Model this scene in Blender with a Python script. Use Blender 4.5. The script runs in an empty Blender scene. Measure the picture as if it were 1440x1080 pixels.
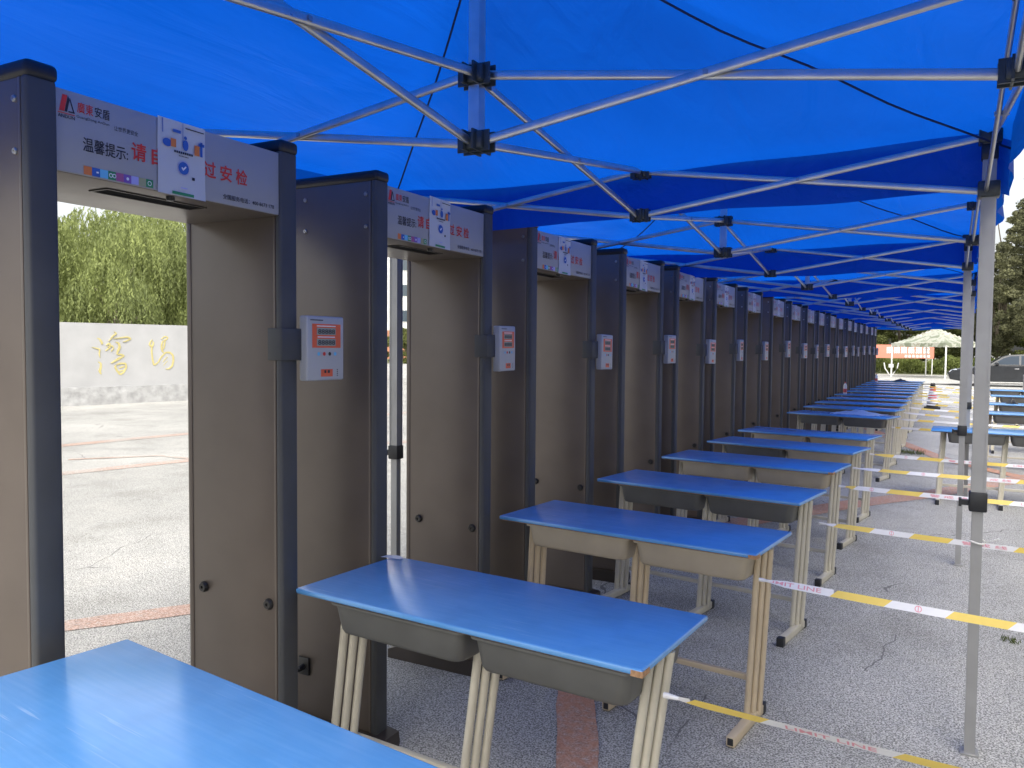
import bpy, bmesh, math, random
import numpy as np
from mathutils import Vector, Matrix
random.seed(7); RNG = np.random.default_rng(7)
R = math.radians
scene = bpy.context.scene
C = scene.collection

# ------------------------------------------------------------------ camera, sky, sun, exposure
cam = bpy.data.cameras.new('camera'); camo = bpy.data.objects.new('camera', cam); C.objects.link(camo)
cam.sensor_width = 36.0; cam.lens = 36.0 * 1130.58 / 1440.0; cam.clip_start = 0.05; cam.clip_end = 2000
YAW, PITCH, ROLL, CAMH = 0.4928, 0.0453, 0.0085, 1.5683
_f = Vector((-math.sin(YAW) * math.cos(PITCH), math.cos(YAW) * math.cos(PITCH), -math.sin(PITCH)))
_r = Vector((math.cos(YAW), math.sin(YAW), 0)); _u = _r.cross(_f)
_r2 = _r * math.cos(ROLL) + _u * math.sin(ROLL); _u2 = _u * math.cos(ROLL) - _r * math.sin(ROLL)
camo.matrix_world = Matrix(((_r2.x, _u2.x, -_f.x, 0), (_r2.y, _u2.y, -_f.y, 0), (_r2.z, _u2.z, -_f.z, CAMH), (0, 0, 0, 1)))
scene.camera = camo

SUN_EL = R(48); SUN_AZ = math.atan2(0.50, -0.85)          # hazy sun, behind the camera and to its right
S = Vector((math.sin(SUN_AZ) * math.cos(SUN_EL), math.cos(SUN_AZ) * math.cos(SUN_EL), math.sin(SUN_EL)))
world = bpy.data.worlds.new('World'); scene.world = world; world.use_nodes = True
wn = world.node_tree; bg = wn.nodes['Background']
sky = wn.nodes.new('ShaderNodeTexSky'); sky.sky_type = 'NISHITA'; sky.sun_disc = False
sky.sun_elevation = SUN_EL; sky.sun_rotation = SUN_AZ; sky.air_density = 1.2; sky.dust_density = 5.0; sky.ozone_density = 1.0
hs = wn.nodes.new('ShaderNodeHueSaturation'); hs.inputs['Saturation'].default_value = 0.25
wn.links.new(sky.outputs[0], hs.inputs['Color']); wn.links.new(hs.outputs[0], bg.inputs['Color'])
bg.inputs['Strength'].default_value = 0.128
sl = bpy.data.lights.new('sun', 'SUN'); sl.energy = 0.6; sl.angle = R(60); sl.color = (1.0, 0.93, 0.82)
so = bpy.data.objects.new('sun', sl); C.objects.link(so); so.rotation_euler = S.to_track_quat('Z', 'Y').to_euler(); so.location = (-20, -10, 30)
scene.view_settings.view_transform = 'Standard'; scene.view_settings.look = 'None'
scene.view_settings.gamma = 1.0; scene.view_settings.exposure = 1.38
scene.render.engine = 'CYCLES'; scene.cycles.use_denoising = True
scene.cycles.max_bounces = 8; scene.cycles.diffuse_bounces = 4; scene.cycles.transparent_max_bounces = 12

# ------------------------------------------------------------------ materials
MATS = {}
def mat(name, col, rough=0.6, metal=0.0, var=0.12, scale=6.0, bump=0.0, bscale=60.0, spec=0.5, stretch=None, coat=0.0, rvar=0.1):
    m = bpy.data.materials.new(name); m.use_nodes = True; nt = m.node_tree; N = nt.nodes; L = nt.links
    b = N['Principled BSDF']; b.inputs['Metallic'].default_value = metal; b.inputs['Roughness'].default_value = rough
    b.inputs['Specular IOR Level'].default_value = spec; b.inputs['Coat Weight'].default_value = coat; b.inputs['Coat Roughness'].default_value = 0.15
    tc = N.new('ShaderNodeTexCoord'); vec = tc.outputs['Object']
    if stretch:
        mp = N.new('ShaderNodeMapping'); mp.inputs['Scale'].default_value = stretch; L.new(vec, mp.inputs['Vector']); vec = mp.outputs[0]
    n = N.new('ShaderNodeTexNoise'); n.inputs['Scale'].default_value = scale; n.inputs['Detail'].default_value = 5; L.new(vec, n.inputs['Vector'])
    r = N.new('ShaderNodeValToRGB'); c = Vector(col)
    r.color_ramp.elements[0].position = 0.3; r.color_ramp.elements[1].position = 0.72
    r.color_ramp.elements[0].color = (*(c * (1 - var)), 1); r.color_ramp.elements[1].color = (*[min(1, x * (1 + var)) for x in c], 1)
    L.new(n.outputs['Fac'], r.inputs['Fac']); L.new(r.outputs[0], b.inputs['Base Color'])
    if rvar:
        mr = N.new('ShaderNodeMapRange'); mr.inputs['To Min'].default_value = max(0.03, rough - rvar); mr.inputs['To Max'].default_value = min(1, rough + rvar)
        L.new(n.outputs['Fac'], mr.inputs['Value']); L.new(mr.outputs[0], b.inputs['Roughness'])
    if bump:
        n2 = N.new('ShaderNodeTexNoise'); n2.inputs['Scale'].default_value = bscale; n2.inputs['Detail'].default_value = 3; L.new(vec, n2.inputs['Vector'])
        bp = N.new('ShaderNodeBump'); bp.inputs['Strength'].default_value = bump; bp.inputs['Distance'].default_value = 0.01
        L.new(n2.outputs['Fac'], bp.inputs['Height']); L.new(bp.outputs[0], b.inputs['Normal'])
    MATS[name] = m; return m

mat('gate_panel', (0.152, 0.125, 0.104), 0.36, 0.28, var=0.09, scale=4.5, spec=0.5, rvar=0.10, bump=0.03, bscale=9)
mat('gate_trim', (0.072, 0.074, 0.077), 0.50, 0.0, var=0.12, scale=5, spec=0.28)
mat('gate_cap', (0.012, 0.013, 0.017), 0.42, var=0.1)
mat('gate_foot', (0.045, 0.036, 0.030), 0.40, var=0.2)
mat('bolt_steel', (0.45, 0.44, 0.42), 0.35, 0.9, var=0.1)
mat('slot_dark', (0.01, 0.01, 0.011), 0.95, spec=0.05)
mat('knob_black', (0.025, 0.024, 0.023), 0.35)
mat('sign_face', (0.33, 0.335, 0.36), 0.45, var=0.02)
mat('ink_black', (0.02, 0.02, 0.03), 0.5, var=0.0); mat('ink_red', (0.62, 0.035, 0.03), 0.5, var=0.0)
mat('ink_blue', (0.03, 0.12, 0.45), 0.5, var=0.0); mat('ink_green', (0.03, 0.25, 0.10), 0.5, var=0.0)
mat('ink_orange', (0.70, 0.20, 0.05), 0.5, var=0.0); mat('ink_cyan', (0.15, 0.50, 0.75), 0.5, var=0.0)
mat('ink_purple', (0.20, 0.10, 0.42), 0.5, var=0.0); mat('ink_olive', (0.35, 0.36, 0.20), 0.5, var=0.0)
mat('ink_plum', (0.38, 0.10, 0.25), 0.5, var=0.0); mat('ink_lilac', (0.40, 0.40, 0.75), 0.5, var=0.0)
mat('ink_white', (0.8, 0.8, 0.8), 0.5, var=0.0); mat('ink_pale', (0.62, 0.70, 0.82), 0.5, var=0.0)
mat('paper', (0.55, 0.56, 0.58), 0.6, var=0.02)
mat('box_plastic', (0.42, 0.425, 0.43), 0.38, var=0.03)
mat('lcd', (0.30, 0.33, 0.30), 0.25, var=0.05)
mat('display_red', (0.74, 0.105, 0.04), 0.4, var=0.04)
mat('desk_blue_edge', (0.035, 0.16, 0.48), 0.35, var=0.08)
mat('tray_grey', (0.105, 0.105, 0.098), 0.48, var=0.12, scale=8)
mat('tray_beige', (0.40, 0.345, 0.26), 0.50, var=0.07, scale=8)
mat('leg_cream', (0.56, 0.525, 0.43), 0.38, var=0.07, scale=9)
mat('leg_beige', (0.55, 0.45, 0.31), 0.40, var=0.07, scale=9)
mat('black_plastic', (0.016, 0.017, 0.02), 0.42, var=0.2)
mat('chipboard', (0.40, 0.23, 0.12), 0.8, var=0.3, scale=120)
mat('white_scrap', (0.75, 0.75, 0.74), 0.6, var=0.05)
mat('alu_bar', (0.62, 0.61, 0.58), 0.33, 0.9, var=0.10, scale=14, stretch=(1, 1, 1))
mat('alu_leg', (0.34, 0.34, 0.335), 0.48, 0.45, var=0.08, scale=10)
mat('bracket', (0.035, 0.045, 0.05), 0.35, 0.0, var=0.3, scale=40)
mat('seam', (0.008, 0.02, 0.08), 0.8, var=0.1)
mat('tape_white', (0.78, 0.78, 0.80), 0.42, var=0.02); mat('tape_yellow', (0.80, 0.60, 0.13), 0.42, var=0.04)
mat('tape_ink', (0.74, 0.34, 0.40), 0.5, var=0.05)
mat('string_white', (0.75, 0.74, 0.70), 0.7)
mat('trunk', (0.17, 0.14, 0.10), 0.9, var=0.35, scale=9, bump=0.6, bscale=25)
mat('trunk_pale', (0.34, 0.30, 0.22), 0.9, var=0.3, scale=9, bump=0.5, bscale=25)
mat('gold', (0.54, 0.47, 0.20), 0.5, 0.0, var=0.15, scale=5)
mat('carve', (0.50, 0.47, 0.36), 0.85, var=0.1)
mat('granite', (0.43, 0.43, 0.428), 0.75, var=0.08, scale=1.6, bump=0.25, bscale=40)
mat('granite_rough', (0.39, 0.39, 0.385), 0.85, var=0.22, scale=5, bump=1.0, bscale=14)
mat('car_paint', (0.020, 0.022, 0.026), 0.25, 0.0, var=0.1, coat=0.25, rvar=0.03)
mat('car_glass', (0.03, 0.045, 0.065), 0.12, 0.0, var=0.0, rvar=0, spec=0.12)
mat('chrome', (0.7, 0.7, 0.72), 0.15, 1.0, var=0.02)
mat('tyre', (0.015, 0.015, 0.016), 0.8); mat('rim', (0.45, 0.45, 0.46), 0.3, 0.9)
mat('lamp_glass', (0.65, 0.70, 0.75), 0.1, 0.2); mat('plate_white', (0.70, 0.72, 0.75), 0.4)
mat('banner_red', (0.66, 0.22, 0.15), 0.7, var=0.08, scale=2)
mat('white_paint', (0.72, 0.72, 0.70), 0.45, var=0.04)
mat('cone_red', (0.65, 0.04, 0.05), 0.45); mat('cone_white', (0.75, 0.75, 0.76), 0.4); mat('rubber', (0.02, 0.02, 0.02), 0.7)
mat('bottle_red', (0.62, 0.10, 0.09), 0.35)
mat('building_white', (0.62, 0.62, 0.60), 0.8, var=0.06, scale=0.6); mat('building_brick', (0.36, 0.17, 0.10), 0.8, var=0.15, scale=3)
mat('window_glass', (0.05, 0.07, 0.09), 0.1, var=0.1); mat('window_frame', (0.55, 0.55, 0.54), 0.6)

def leafmat(name, col, var, trans=0.35):
    m = bpy.data.materials.new(name); m.use_nodes = True; nt = m.node_tree; N = nt.nodes; L = nt.links
    out = N['Material Output']; b = N['Principled BSDF']; b.inputs['Roughness'].default_value = 0.62; b.inputs['Specular IOR Level'].default_value = 0.25
    g = N.new('ShaderNodeNewGeometry'); r = N.new('ShaderNodeValToRGB'); c = Vector(col)
    r.color_ramp.elements[0].color = (*(c * (1 - var)), 1); r.color_ramp.elements[1].color = (c.x * (1 + var * 1.2), c.y * (1 + var), c.z * (1 + var * .3), 1)
    tc = N.new('ShaderNodeTexCoord'); n = N.new('ShaderNodeTexNoise'); n.inputs['Scale'].default_value = 0.9; n.inputs['Detail'].default_value = 3; L.new(tc.outputs['Object'], n.inputs['Vector'])
    mm = N.new('ShaderNodeMix'); mm.inputs[0].default_value = 0.5; L.new(g.outputs['Random Per Island'], mm.inputs[2])
    cn_ = N.new('ShaderNodeMapRange'); cn_.inputs['From Min'].default_value = .35; cn_.inputs['From Max'].default_value = .65; L.new(n.outputs['Fac'], cn_.inputs['Value']); L.new(cn_.outputs[0], mm.inputs[3])
    L.new(mm.outputs[0], r.inputs['Fac']); L.new(r.outputs[0], b.inputs['Base Color'])
    t = N.new('ShaderNodeBsdfTranslucent'); L.new(r.outputs[0], t.inputs['Color'])
    mx = N.new('ShaderNodeMixShader'); mx.inputs[0].default_value = trans
    L.new(b.outputs[0], mx.inputs[1]); L.new(t.outputs[0], mx.inputs[2]); L.new(mx.outputs[0], out.inputs['Surface'])
    MATS[name] = m
leafmat('willow_leaf', (0.245, 0.295, 0.120), 0.35)
leafmat('hedge_leaf', (0.15, 0.19, 0.065), 0.5)
leafmat('pine_leaf', (0.14, 0.15, 0.095), 0.5, 0.2)
leafmat('tree_leaf', (0.14, 0.165, 0.065), 0.5)
leafmat('grass_blade', (0.10, 0.13, 0.05), 0.5)

def asphalt_nodes(nt, vec, light=1.0):
    N = nt.nodes; L = nt.links
    big = N.new('ShaderNodeTexNoise'); big.inputs['Scale'].default_value = 0.45; big.inputs['Detail'].default_value = 6; L.new(vec, big.inputs['Vector'])
    fine = N.new('ShaderNodeTexNoise'); fine.inputs['Scale'].default_value = 140; fine.inputs['Detail'].default_value = 2; L.new(vec, fine.inputs['Vector'])
    vor = N.new('ShaderNodeTexVoronoi'); vor.inputs['Scale'].default_value = 170; L.new(vec, vor.inputs['Vector'])
    r1 = N.new('ShaderNodeValToRGB'); e = r1.color_ramp.elements
    e[0].position = 0.36; e[0].color = (0.075 * light, 0.0745 * light, 0.071 * light, 1); e[1].position = 0.66; e[1].color = (0.31 * light, 0.306 * light, 0.292 * light, 1)
    mixv = N.new('ShaderNodeMath'); mixv.operation = 'MULTIPLY_ADD'; mixv.inputs[1].default_value = 0.30; L.new(vor.outputs['Color'], mixv.inputs[0])
    sub = N.new('ShaderNodeMath'); sub.operation = 'SUBTRACT'; L.new(fine.outputs['Fac'], sub.inputs[0]); sub.inputs[1].default_value = 0.15
    L.new(sub.outputs[0], mixv.inputs[2]); L.new(mixv.outputs[0], r1.inputs['Fac'])
    r2 = N.new('ShaderNodeValToRGB'); e = r2.color_ramp.elements
    e[0].position = 0.3; e[0].color = (0.80, 0.80, 0.79, 1); e[1].position = 0.7; e[1].color = (1.14, 1.13, 1.11, 1); L.new(big.outputs['Fac'], r2.inputs['Fac'])
    mul = N.new('ShaderNodeMix'); mul.data_type = 'RGBA'; mul.blend_type = 'MULTIPLY'; mul.inputs[0].default_value = 1
    L.new(r1.outputs[0], mul.inputs[6]); L.new(r2.outputs[0], mul.inputs[7])
    sn = N.new('ShaderNodeTexNoise'); sn.inputs['Scale'].default_value = 1.7; sn.inputs['Detail'].default_value = 7; sn.inputs['Roughness'].default_value = .65; L.new(vec, sn.inputs['Vector'])
    sr = N.new('ShaderNodeValToRGB'); e = sr.color_ramp.elements; e[0].position = .33; e[0].color = (.84, .835, .82, 1); e[1].position = .50; e[1].color = (1, 1, 1, 1); x = e.new(.72); x.color = (1.10, 1.09, 1.07, 1); L.new(sn.outputs['Fac'], sr.inputs['Fac'])
    m2 = N.new('ShaderNodeMix'); m2.data_type = 'RGBA'; m2.blend_type = 'MULTIPLY'; m2.inputs[0].default_value = 1; L.new(mul.outputs[2], m2.inputs[6]); L.new(sr.outputs[0], m2.inputs[7]); mul = m2
    # hairline cracks, broken up by a mask
    wob = N.new('ShaderNodeTexNoise'); wob.inputs['Scale'].default_value = 1.6; wob.inputs['Detail'].default_value = 4; L.new(vec, wob.inputs['Vector'])
    wm = N.new('ShaderNodeMix'); wm.data_type = 'VECTOR'; wm.inputs[0].default_value = 0.28; L.new(vec, wm.inputs[4]); L.new(wob.outputs['Color'], wm.inputs[5])
    cr = N.new('ShaderNodeTexVoronoi'); cr.feature = 'DISTANCE_TO_EDGE'; cr.inputs['Scale'].default_value = 0.55; L.new(wm.outputs[1], cr.inputs['Vector'])
    cl = N.new('ShaderNodeMath'); cl.operation = 'LESS_THAN'; cl.inputs[1].default_value = 0.0016; L.new(cr.outputs['Distance'], cl.inputs[0])
    mk = N.new('ShaderNodeTexNoise'); mk.inputs['Scale'].default_value = 0.8; L.new(vec, mk.inputs['Vector'])
    mg = N.new('ShaderNodeMath'); mg.operation = 'GREATER_THAN'; mg.inputs[1].default_value = 0.55; L.new(mk.outputs['Fac'], mg.inputs[0])
    cm = N.new('ShaderNodeMath'); cm.operation = 'MULTIPLY'; L.new(cl.outputs[0], cm.inputs[0]); L.new(mg.outputs[0], cm.inputs[1])
    cmix = N.new('ShaderNodeMix'); cmix.data_type = 'RGBA'; L.new(cm.outputs[0], cmix.inputs[0]); L.new(mul.outputs[2], cmix.inputs[6]); cmix.inputs[7].default_value = (0.17, 0.167, 0.16, 1)
    bp = N.new('ShaderNodeBump'); bp.inputs['Strength'].default_value = 0.5; bp.inputs['Distance'].default_value = 0.006; L.new(mixv.outputs[0], bp.inputs['Height'])
    return cmix.outputs[2], bp.outputs[0], fine.outputs['Fac'], big.outputs['Fac']
def asphalt(name, light=1.0, paint=None, wear=(0.3, 0.82)):
    m = bpy.data.materials.new(name); m.use_nodes = True; nt = m.node_tree; N = nt.nodes; L = nt.links
    b = N['Principled BSDF']; b.inputs['Roughness'].default_value = 0.85; b.inputs['Specular IOR Level'].default_value = 0.3
    tc = N.new('ShaderNodeTexCoord'); col, nor, fine, big = asphalt_nodes(nt, tc.outputs['Object'], light)
    if paint:
        w = N.new('ShaderNodeTexNoise'); w.inputs['Scale'].default_value = 30; w.inputs['Detail'].default_value = 4; L.new(tc.outputs['Object'], w.inputs['Vector'])
        w2 = N.new('ShaderNodeTexNoise'); w2.inputs['Scale'].default_value = 1.1; L.new(tc.outputs['Object'], w2.inputs['Vector'])
        ad = N.new('ShaderNodeMath'); ad.operation = 'ADD'; L.new(w.outputs['Fac'], ad.inputs[0]); L.new(w2.outputs['Fac'], ad.inputs[1])
        mr = N.new('ShaderNodeMapRange'); mr.inputs['From Min'].default_value = 0.75; mr.inputs['From Max'].default_value = 1.2; mr.inputs['To Min'].default_value = wear[0]; mr.inputs['To Max'].default_value = wear[1]
        L.new(ad.outputs[0], mr.inputs['Value'])
        mx = N.new('ShaderNodeMix'); mx.data_type = 'RGBA'; L.new(mr.outputs[0], mx.inputs[0]); L.new(col, mx.inputs[6]); mx.inputs[7].default_value = (*paint, 1); col = mx.outputs[2]
    L.new(col, b.inputs['Base Color']); L.new(nor, b.inputs['Normal']); MATS[name] = m
asphalt('asphalt', 2.05); asphalt('asphalt_paint', 2.05, (0.55, 0.25, 0.145)); asphalt('sunlit_asphalt', 2.3); asphalt('faded_paint', 2.05, (0.55, 0.25, 0.145), (0.08, 0.45))  # the lightest copy is the same asphalt with sunlight put into its colour

def desk_blue():
    m = bpy.data.materials.new('desk_blue'); m.use_nodes = True; nt = m.node_tree; N = nt.nodes; L = nt.links
    b = N['Principled BSDF']; b.inputs['Specular IOR Level'].default_value = 1.0
    tc = N.new('ShaderNodeTexCoord'); oi = N.new('ShaderNodeObjectInfo')
    off = N.new('ShaderNodeVectorMath'); off.operation = 'ADD'; L.new(tc.outputs['Object'], off.inputs[0])
    sc = N.new('ShaderNodeVectorMath'); sc.operation = 'SCALE'; sc.inputs[0].default_value = (7, 3, 5); L.new(oi.outputs['Random'], sc.inputs['Scale']); L.new(sc.outputs[0], off.inputs[1])
    mp = N.new('ShaderNodeMapping'); mp.inputs['Scale'].default_value = (3.5, 60, 4); L.new(off.outputs[0], mp.inputs['Vector'])
    g = N.new('ShaderNodeTexNoise'); g.inputs['Scale'].default_value = 1.6; g.inputs['Detail'].default_value = 5; L.new(mp.outputs[0], g.inputs['Vector'])
    r = N.new('ShaderNodeValToRGB'); e = r.color_ramp.elements; e[0].position = 0.40; e[0].color = (0.10, 0.320, 0.68, 1); e[1].position = 0.80; e[1].color = (0.13, 0.355, 0.71, 1)
    L.new(g.outputs['Fac'], r.inputs['Fac'])
    # scuffs: thin pale scratches running with the grain, in patches
    mp2 = N.new('ShaderNodeMapping'); mp2.inputs['Scale'].default_value = (2.2, 85, 4); mp2.inputs['Rotation'].default_value = (0, 0, R(4)); L.new(off.outputs[0], mp2.inputs['Vector'])
    s = N.new('ShaderNodeTexNoise'); s.inputs['Scale'].default_value = 2.4; s.inputs['Detail'].default_value = 2; L.new(mp2.outputs[0], s.inputs['Vector'])
    st = N.new('ShaderNodeMapRange'); st.inputs['From Min'].default_value = 0.64; st.inputs['From Max'].default_value = 0.70; L.new(s.outputs['Fac'], st.inputs['Value'])
    pn = N.new('ShaderNodeTexNoise'); pn.inputs['Scale'].default_value = 3.5; L.new(off.outputs[0], pn.inputs['Vector'])
    pt = N.new('ShaderNodeMapRange'); pt.inputs['From Min'].default_value = 0.48; pt.inputs['From Max'].default_value = 0.62; pt.inputs['To Max'].default_value = 0.65; L.new(pn.outputs['Fac'], pt.inputs['Value'])
    mu = N.new('ShaderNodeMath'); mu.operation = 'MULTIPLY'; L.new(st.outputs[0], mu.inputs[0]); L.new(pt.outputs[0], mu.inputs[1])
    mx = N.new('ShaderNodeMix'); mx.data_type = 'RGBA'; L.new(mu.outputs[0], mx.inputs[0]); L.new(r.outputs[0], mx.inputs[6]); mx.inputs[7].default_value = (0.30, 0.50, 0.78, 1)
    dn = N.new('ShaderNodeTexNoise'); dn.inputs['Scale'].default_value = 9; dn.inputs['Detail'].default_value = 6; L.new(off.outputs[0], dn.inputs['Vector'])
    dr = N.new('ShaderNodeValToRGB'); dr.color_ramp.elements[0].position = .30; dr.color_ramp.elements[0].color = (.90, .91, .92, 1); dr.color_ramp.elements[1].position = .55; dr.color_ramp.elements[1].color = (1, 1, 1, 1); L.new(dn.outputs['Fac'], dr.inputs['Fac'])
    dm = N.new('ShaderNodeMix'); dm.data_type = 'RGBA'; dm.blend_type = 'MULTIPLY'; dm.inputs[0].default_value = 1; L.new(mx.outputs[2], dm.inputs[6]); L.new(dr.outputs[0], dm.inputs[7])
    L.new(dm.outputs[2], b.inputs['Base Color'])
    rr = N.new('ShaderNodeMapRange'); rr.inputs['To Min'].default_value = 0.14; rr.inputs['To Max'].default_value = 0.30; L.new(pn.outputs['Fac'], rr.inputs['Value']); L.new(rr.outputs[0], b.inputs['Roughness'])
    bp = N.new('ShaderNodeBump'); bp.inputs['Strength'].default_value = 0.03; bp.inputs['Distance'].default_value = 0.002; L.new(g.outputs['Fac'], bp.inputs['Height']); L.new(bp.outputs[0], b.inputs['Normal'])
    MATS['desk_blue'] = m
desk_blue()

def cloth(name, dcol, tcol, mixf=0.6, camo_=False):
    m = bpy.data.materials.new(name); m.use_nodes = True; nt = m.node_tree; N = nt.nodes; L = nt.links
    out = N['Material Output']; b = N['Principled BSDF']; b.inputs['Roughness'].default_value = 0.5; b.inputs['Specular IOR Level'].default_value = 0.3
    t = N.new('ShaderNodeBsdfTranslucent'); mx = N.new('ShaderNodeMixShader'); mx.inputs[0].default_value = mixf
    tc = N.new('ShaderNodeTexCoord')
    if camo_:
        n = N.new('ShaderNodeTexNoise'); n.inputs['Scale'].default_value = 2.2; n.inputs['Detail'].default_value = 3; L.new(tc.outputs['Object'], n.inputs['Vector'])
        r = N.new('ShaderNodeValToRGB'); r.color_ramp.interpolation = 'CONSTANT'; e = r.color_ramp.elements
        e[0].color = (0.30, 0.33, 0.24, 1); e[1].position = 0.45; e[1].color = (0.55, 0.56, 0.48, 1)
        x = e.new(0.56); x.color = (0.42, 0.40, 0.31, 1); x = e.new(0.62); x.color = (0.66, 0.66, 0.60, 1)
        L.new(n.outputs['Fac'], r.inputs['Fac']); L.new(r.outputs[0], b.inputs['Base Color']); L.new(r.outputs[0], t.inputs['Color'])
    else:
        n = N.new('ShaderNodeTexNoise'); n.inputs['Scale'].default_value = 2.0; n.inputs['Detail'].default_value = 4; L.new(tc.outputs['Object'], n.inputs['Vector'])
        for colr, sock in ((dcol, b.inputs['Base Color']), (tcol, t.inputs['Color'])):
            r = N.new('ShaderNodeValToRGB'); r.color_ramp.elements[0].position = .3; r.color_ramp.elements[1].position = .7
            r.color_ramp.elements[0].color = (*[c * .93 for c in colr], 1); r.color_ramp.elements[1].color = (*[c * 1.06 for c in colr], 1)
            L.new(n.outputs['Fac'], r.inputs['Fac']); L.new(r.outputs[0], sock)
        n2 = N.new('ShaderNodeTexNoise'); n2.inputs['Scale'].default_value = 4.5; n2.inputs['Detail'].default_value = 4; n2.inputs['Distortion'].default_value = 0.8
        mp = N.new('ShaderNodeMapping'); mp.inputs['Scale'].default_value = (1.3, 0.22, 1); mp.inputs['Rotation'].default_value = (0, 0, R(35)); L.new(tc.outputs['Object'], mp.inputs['Vector']); L.new(mp.outputs[0], n2.inputs['Vector'])
        bp = N.new('ShaderNodeBump'); bp.inputs['Strength'].default_value = 0.9; bp.inputs['Distance'].default_value = 0.025; L.new(n2.outputs['Fac'], bp.inputs['Height'])
        L.new(bp.outputs[0], b.inputs['Normal']); L.new(bp.outputs[0], t.inputs['Normal'])
    L.new(b.outputs[0], mx.inputs[1]); L.new(t.outputs[0], mx.inputs[2]); L.new(mx.outputs[0], out.inputs['Surface']); MATS[name] = m
cloth('canopy_blue', (0.006, 0.088, 0.46), (0.0022, 0.094, 0.56), 0.62)
cloth('canopy_camo', None, None, 0.35, True)
cloth('film_blue', (0.62, 0.74, 0.9), (0.6, 0.75, 0.9), 0.3)

# ------------------------------------------------------------------ mesh helpers
class MB:
    def __init__(s): s.v = []; s.f = []; s.m = []; s.mi = 0
    def add(s, vs, fs):
        o = len(s.v); s.v += [tuple(p) for p in vs]; s.f += [tuple(i + o for i in f) for f in fs]; s.m += [s.mi] * len(fs); return s
    def box(s, x0, x1, y0, y1, z0, z1):
        return s.add([(x0, y0, z0), (x1, y0, z0), (x1, y1, z0), (x0, y1, z0), (x0, y0, z1), (x1, y0, z1), (x1, y1, z1), (x0, y1, z1)],
                     [(3, 2, 1, 0), (4, 5, 6, 7), (0, 1, 5, 4), (1, 2, 6, 5), (2, 3, 7, 6), (3, 0, 4, 7)])
    def bar(s, p, q, w, h=None, up=(0, 0, 1)):
        h = h or w; p = Vector(p); q = Vector(q); d = (q - p).normalized(); up = Vector(up)
        if abs(d.dot(up)) > .99: up = Vector((0, 1, 0))
        a = d.cross(up).normalized() * w / 2; b = a.cross(d).normalized() * h / 2
        vs = []
        for c in (p, q): vs += [c - a - b, c + a - b, c + a + b, c - a + b]
        return s.add(vs, [(0, 3, 2, 1), (4, 5, 6, 7), (0, 1, 5, 4), (1, 2, 6, 5), (2, 3, 7, 6), (3, 0, 4, 7)])
    def oval(s, p, q, w, h, n=10):
        p = Vector(p); q = Vector(q); d = (q - p).normalized(); up = Vector((0, 0, 1))
        a = d.cross(up).normalized() * w / 2; b = a.cross(d).normalized() * h / 2; vs = []
        for c in (p, q): vs += [c + a * math.copysign(abs(math.cos(t)) ** .6, math.cos(t)) + b * math.copysign(abs(math.sin(t)) ** .6, math.sin(t)) for t in [2 * math.pi * (k + .5) / n for k in range(n)]]
        return s.add(vs, [(k, (k + 1) % n, n + (k + 1) % n, n + k) for k in range(n)] + [tuple(range(n - 1, -1, -1)), tuple(range(n, 2 * n))])
    def tube(s, pts, rad, n=8, cap=True):
        pts = [Vector(p) for p in pts]; rads = rad if isinstance(rad, (list, tuple)) else [rad] * len(pts); o = []; fs = []
        for i, p in enumerate(pts):
            d = (pts[min(i + 1, len(pts) - 1)] - pts[max(i - 1, 0)]).normalized(); u = Vector((0, 0, 1)) if abs(d.z) < .9 else Vector((1, 0, 0))
            a = d.cross(u).normalized(); b = a.cross(d)
            o += [p + (a * math.cos(t) + b * math.sin(t)) * rads[i] for t in [2 * math.pi * k / n for k in range(n)]]
        for i in range(len(pts) - 1):
            for k in range(n): fs.append((i * n + k, i * n + (k + 1) % n, (i + 1) * n + (k + 1) % n, (i + 1) * n + k))
        if cap: fs.append(tuple(range(n - 1, -1, -1))); fs.append(tuple((len(pts) - 1) * n + k for k in range(n)))
        return s.add(o, fs)
    def lathe(s, prof, c=(0, 0, 0), n=16):
        o = []; fs = []
        for r, z in prof: o += [(c[0] + r * math.cos(2 * math.pi * k / n), c[1] + r * math.sin(2 * math.pi * k / n), c[2] + z) for k in range(n)]
        for i in range(len(prof) - 1):
            for k in range(n): fs.append((i * n + k, i * n + (k + 1) % n, (i + 1) * n + (k + 1) % n, (i + 1) * n + k))
        fs.append(tuple(range(n - 1, -1, -1))); fs.append(tuple((len(prof) - 1) * n + k for k in range(n)))
        return s.add(o, fs)
    def prism(s, poly, axis, a, b):
        n = len(poly)
        def P(u, v, w): return {'x': (w, u, v), 'y': (u, w, v), 'z': (u, v, w)}[axis]
        vs = [P(u, v, a) for u, v in poly] + [P(u, v, b) for u, v in poly]
        return s.add(vs, [tuple(range(n - 1, -1, -1)), tuple(range(n, 2 * n))] + [(i, (i + 1) % n, n + (i + 1) % n, n + i) for i in range(n)])
    def mesh(s, name, mats, smooth=None):
        me = bpy.data.meshes.new(name); me.from_pydata(s.v, [], s.f)
        for m in (mats if isinstance(mats, (list, tuple)) else [mats]): me.materials.append(MATS[m])
        if len(me.materials) > 1: me.polygons.foreach_set('material_index', s.m)
        bm = bmesh.new(); bm.from_mesh(me); bmesh.ops.recalc_face_normals(bm, faces=bm.faces); bm.to_mesh(me); bm.free()
        if smooth: smooth_angle(me, smooth)
        me.update(); return me
def smooth_angle(me, ang):
    me.polygons.foreach_set('use_smooth', [True] * len(me.polygons)); me.set_sharp_from_angle(angle=R(ang))
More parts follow.
